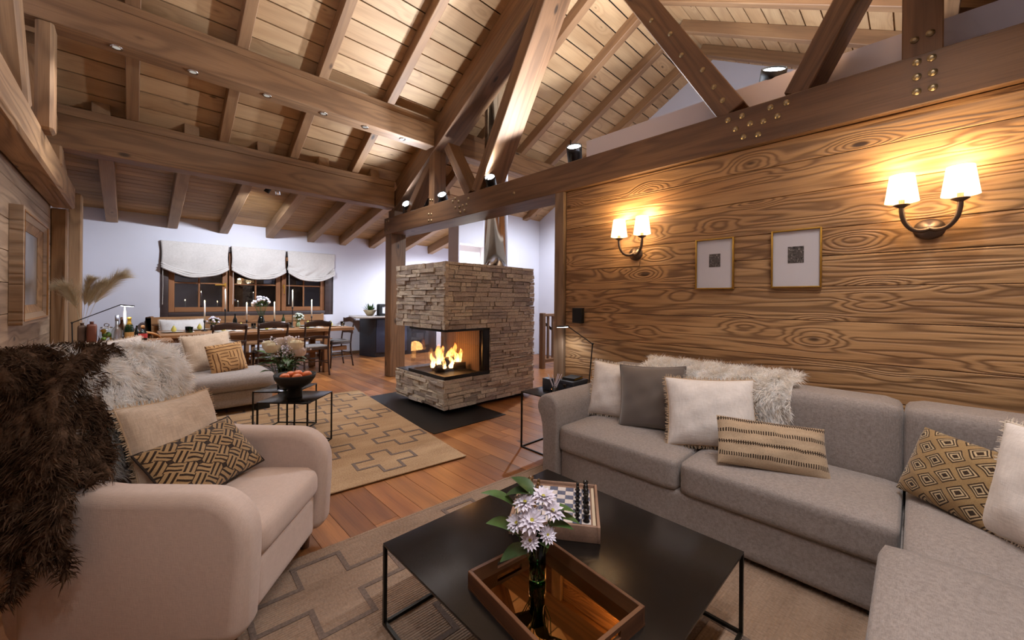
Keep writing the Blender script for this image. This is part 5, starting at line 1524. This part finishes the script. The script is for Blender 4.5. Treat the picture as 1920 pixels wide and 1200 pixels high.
# ---------------- console with bottles behind the far sofa ----------------
cs2 = thing('console_table', 'narrow wooden console behind the far sofa carrying bottles', 'table', (-.08, 6.62, 0))
beam('top', (-.52, 6.62, .74), (.36, 6.62, .74), .42, .04, M['table'], cs2)
for x in (-.48, .32):
    for y in (6.45, 6.79): beam('leg', (x, y, 0), (x, y, .72), .05, .05, M['table'], cs2)
KZ = .7605
t = NT('brown_glazed_ceramic'); t.set(color=t.mix(t.noise(t.obj(), 9.0, 3), lin('5c2f22'), lin('7a4633')), rough=.35); M['brownceramic'] = t.m
def flask(name, label, x, y, w_, h, m):
    o = thing(name, label, 'vase', (x, y, KZ))
    rbox(MB(), -w_/2, -.05, 0, w_/2, .05, h, r=.02, n=6).obj('body', m, o, True)
    MB().lathe([(.018, h-.005), (.016, h+.02), (.021, h+.028), (.015, h+.028), (.013, h)], 16).obj('neck', m, o, True)
flask('ceramic_flask', 'tall reddish brown square ceramic flask on the console', -.345, 6.62, .085, .215, M['brownceramic'])
flask('ceramic_flask', 'grey-brown square ceramic flask holding the pampas grass', -.425, 6.68, .07, .20, plain('greybrown_ceramic', '6e5648', .5))
# pampas plumes
def pampas(tip, label, seed, wid):
    o = thing('pampas_plume', label, 'dried grass', (-.425, 6.68, KZ+.2), group='dried pampas plumes')
    B = Vector(o.location); T = Vector(tip)-B; q = np.random.default_rng(seed)
    bend = Vector((.12 if T.x > 0 else -.08, -.05, 0))
    path = [Vector((0, 0, -.1)), T*.35+Vector((0, 0, .08)), T*.75+Vector((0, 0, .07)), T]
    P = smooth_path(path, 8); MB().tube(P, .002, 5).obj('stalk', M['straw'], o)
    mb = MB(); n = len(P)
    for k in range(1100):
        f = .3+.7*q.random(); i = min(int(f*(n-1)), n-2); p = P[i].lerp(P[i+1], f*(n-1)-i); tg = (P[i+1]-P[i]).normalized()
        rr = Vector(q.normal(0, 1, 3)); rr = (rr-tg*rr.dot(tg)).normalized(); l = wid*(1.3-f*.65)*(.5+.6*q.random())
        e1 = p+tg*l*.7+rr*l*.45; e2 = e1+tg*l*.5+rr*l*.35+Vector((0, 0, -.15*l))
        s = tg.cross(rr)*.0012
        mb.add([p-s, p+s, e1+s, e1-s, e2], [(0, 1, 2, 3), (3, 2, 4)])
    mb.obj('plume', M['straw'], o, kind='stuff')
M['straw'] = furmat('dried_straw', 'ddcfb2', 'efe6d0', .9, 8.0, .55)
for k, (tp, lb, wd) in enumerate((((-.10, 6.6, 1.54), 'pampas plume bending to the right above the lamp', .17), ((-.36, 6.65, 1.47), 'upright middle pampas plume', .12), ((-.56, 6.6, 1.38), 'pampas plume leaning left beside the old post', .16), ((-.27, 6.7, 1.43), 'shorter pampas plume between the upright and the bent one', .14))):
    pampas(tp, lb, k, wd)
jr = thing('fruit_jar', 'tall lidded glass jar full of lemons and limes', 'jar', (-.225, 6.6, KZ))
MB().lathe([(.05, 0), (.058, .004), (.06, .15), (.05, .165), (.047, .165), (.056, .15), (.055, .01), (0, .01)], 28).obj('body', M['jarglass'] if 'jarglass' in M else pane_glass('thin_jar_glass', (.97, .98, .97, 1), .03), jr, True)
MB().lathe([(.052, .166), (.05, .176), (.012, .182), (0, .182)], 24).obj('lid', M['clear'], jr, True)
MB().tube([(.02*math.cos(2*PI*k/14), 0, .20+.018*math.sin(2*PI*k/14)) for k in range(14)], .004, 6, closed=True).obj('knob', M['bronze'], jr, True)
M['lemon'] = plain('lemon_peel', 'd8ac2c', .45, 0, .08, 30); M['lime'] = plain('lime_peel', '5f7f22', .45, 0, .1, 30)
lm = {}
for k_, m in (('lemon', M['lemon']), ('lime', M['lime'])):
    lm[k_] = MB().lathe([(0, 0), (.006, .002), (.02, .012), (.0245, .026), (.02, .042), (.006, .052), (0, .056)], 16).mesh(k_, True); lm[k_].materials.append(m)
for i, (k_, x, y, z, rx, lab) in enumerate((('lime', -.024, -.01, .012, 80, 'lime at the bottom left of the jar'), ('lemon', .026, -.006, .012, 75, 'lemon at the bottom right of the jar'), ('lime', .0, -.026, .055, 85, 'lime at the front middle of the jar'), ('lemon', -.028, .0, .075, 80, 'lemon at the left of the jar'), ('lime', .028, -.002, .07, 70, 'lime at the right of the jar'), ('lemon', .0, -.012, .112, 88, 'lemon lying on top in the jar'), ('lime', .004, .028, .06, 80, 'lime at the back of the jar'))):
    o = link(k_, lm[k_], None); o.location = (-.225+x, 6.6+y+.026, KZ+z+.02); o.rotation_euler = (rad(rx), rad(20*i), rad(50*i)); tag(o, lab, 'fruit', 'citrus fruit in the jar')
M['frost'] = glass('frosted_glass', (.92, .94, .98, 1), .35)
bottle('spirit_bottle', 'frosted clear spirit bottle with a long neck', 'bottle', (-.14, 6.58, KZ), [(.04, 0), (.044, .006), (.044, .13), (.03, .165), (.016, .18), (.015, .29), (0, .29)], M['frost'], [(.0165, .245), (.0165, .315), (0, .315)], plain('silver_cap', 'b8b8c4', .3, .8))
bottle('spirit_bottle', 'slim brown spirit bottle behind the frosted bottle', 'bottle', (-.10, 6.70, KZ), s_(WB, .93), plain('amber_bottle', '4a2412', .12), [(.0145, .22), (.0145, .285), (0, .285)], plain('brown_capsule', '5c3a28', .5), [(.0347, .05), (.0347, .13)], M['mat'])
candle(-.075, 6.60, .86, 1.13, 'tall white candle standing among the bottles', KZ, 'candles on the console', .013)
bottle('champagne_bottle', 'dark green champagne bottle with gold foil neck', 'bottle', (-.035, 6.58, KZ), [(.04, 0), (.043, .006), (.043, .14), (.034, .185), (.017, .22), (.0, .22)], plain('champagne_glass', '10200f', .08), [(.036, .178), (.018, .222), (.0165, .26), (.02, .265), (.02, .285), (.0, .292)], plain('gold_foil', 'c99a3a', .3, .7), [(.0436, .04), (.0436, .11)], plain('ochre_label', 'b4864a', .6))
bottle('squat_bottle', 'squat red-labelled bottle at the right end of the console', 'bottle', (.085, 6.6, KZ), [(.035, 0), (.04, .006), (.042, .08), (.03, .11), (.013, .125), (.013, .15), (0, .15)], M['dkglass'], [(.018, .145), (.02, .175), (.01, .185), (0, .185)], plain('cork_stopper', '9a6a3e', .7), [(.0425, .03), (.0425, .085)], plain('red_label', 'b8322c', .6))
bottle('mixer_bottle', 'small black bottle between champagne and red label', 'bottle', (.03, 6.66, KZ), s_(WB, .6), M['dkglass'])
read_lamp('slim black desk lamp reaching over the bottles', (-.485, 6.52, KZ), (-.49, 6.52, 1.0), (-.115, 6.5, 1.197), (.01, 6.5, 1.183), 4)

def rattan(label, x, y, rz):
    o = thing('rattan_chair', label, 'chair', (x, y, 0), rad(rz), 'rattan chairs by the console')
    MB().tube(smooth_path([(-.27, .1, .62), (-.26, -.12, .76), (-.16, -.25, .83), (0, -.29, .85), (.16, -.25, .83), (.26, -.12, .76), (.27, .1, .62)], 5), .016, 8).obj('hoop', M['cane'], o, True)
    MB().lathe([(.24, .43), (.25, .44), (.25, .46), (.24, .47)], 24).obj('seat', M['cane'], o)
    for a in range(4):
        an = PI/4+a*PI/2; MB().tube([(.2*math.cos(an), .2*math.sin(an), .43), (.24*math.cos(an), .24*math.sin(an), 0)], .014, 8).obj('leg', M['cane'], o, True)
    for k in range(9):
        an = PI+PI*(k+.5)/9; MB().tube([(.24*math.cos(an), .24*math.sin(an), .46), (.265*math.cos(an), .27*math.sin(an), .62+.21*math.sin(-an)**.8)], .006, 6).obj('spindle', M['cane'], o)
    MB().tube(smooth_path([(.2, .16, .46), (.27, .1, .62)], 3), .012, 6).obj('arm_support', M['cane'], o); MB().tube([(-.2, .16, .46), (-.27, .1, .62)], .012, 6).obj('arm_support', M['cane'], o)
M['cane'] = wood('honey_cane', 'a8703a', 'bd8448', '6e4420', ring=8, line=.2, knots=0, bump=0, rough=.4, rand=.1)
rattan('bent honey-coloured rattan chair right behind the console', -.01, 7.13, 0)

# ---------------- left wall ----------------
t = NT('faded_grey_painting'); n1 = t.noise(t.vm('MULTIPLY', t.obj(), (1, 1.2, .5)), 3.0, 4, .6)
t.set(color=t.ramp(n1, [(.3, lin('4a4440')), (.5, lin('7b736c')), (.7, lin('9c948c'))]), rough=.3); M['faded'] = t.m
pa = thing('deep_framed_painting', 'faded grey painting in a deep stepped wooden frame on the left wall', 'painting', (-.733, 5.8, 1.05))
y0, y1, h = -.66, .66, 1.0
def mitre(name, inset0, inset1, x0, x1, m):
    for k in range(4):
        o_, i_ = inset0, inset1
        O = [(y0+o_, o_), (y1-o_, o_), (y1-o_, h-o_), (y0+o_, h-o_)]; I = [(y0+i_, i_), (y1-i_, i_), (y1-i_, h-i_), (y0+i_, h-i_)]
        a, b, c_, d = O[k], O[(k+1) % 4], I[(k+1) % 4], I[k]
        V = [(0, *a), (0, *b), (0, *c_), (0, *d), (x0, *a), (x0, *b), (x1, *c_), (x1, *d)]
        MB().add(V, [(0, 1, 2, 3), (4, 7, 6, 5), (0, 4, 5, 1), (1, 5, 6, 2), (2, 6, 7, 3), (3, 7, 4, 0)]).obj(name, m, pa)
mitre('outer_moulding', 0, .03, .075, .078, M['leftwood'])
mitre('gilt_edge', .03, .042, .082, .078, plain('worn_gilt', '9a6a34', .5, .3))
mitre('middle_moulding', .042, .09, .07, .05, M['leftwood'])
mitre('inner_moulding', .09, .16, .045, .02, M['oldbeam'])
MB().box(0, y0+.16, .16, .015, y1-.16, h-.16).obj('canvas', M['faded'], pa)
p2 = thing('dark_picture', 'dark framed picture on the white wall beyond the old post', 'picture', (-.764, 8.35, 1.25))
for nm, b in (('frame_side', (-.3, 0, -.25, .75)), ('frame_side', (.25, 0, .3, .75)), ('frame_rail', (-.25, 0, .25, .05)), ('frame_rail', (-.25, .7, .25, .75))):
    MB().box(0, b[0], b[1], .035, b[2], b[3]).obj(nm, M['chairwood'], p2, bevel=.003)
MB().box(0, -.25, .05, .015, .25, .7).obj('canvas', plain('brown_black_canvas', '2a2120', .4, 0, .4, 5), p2)
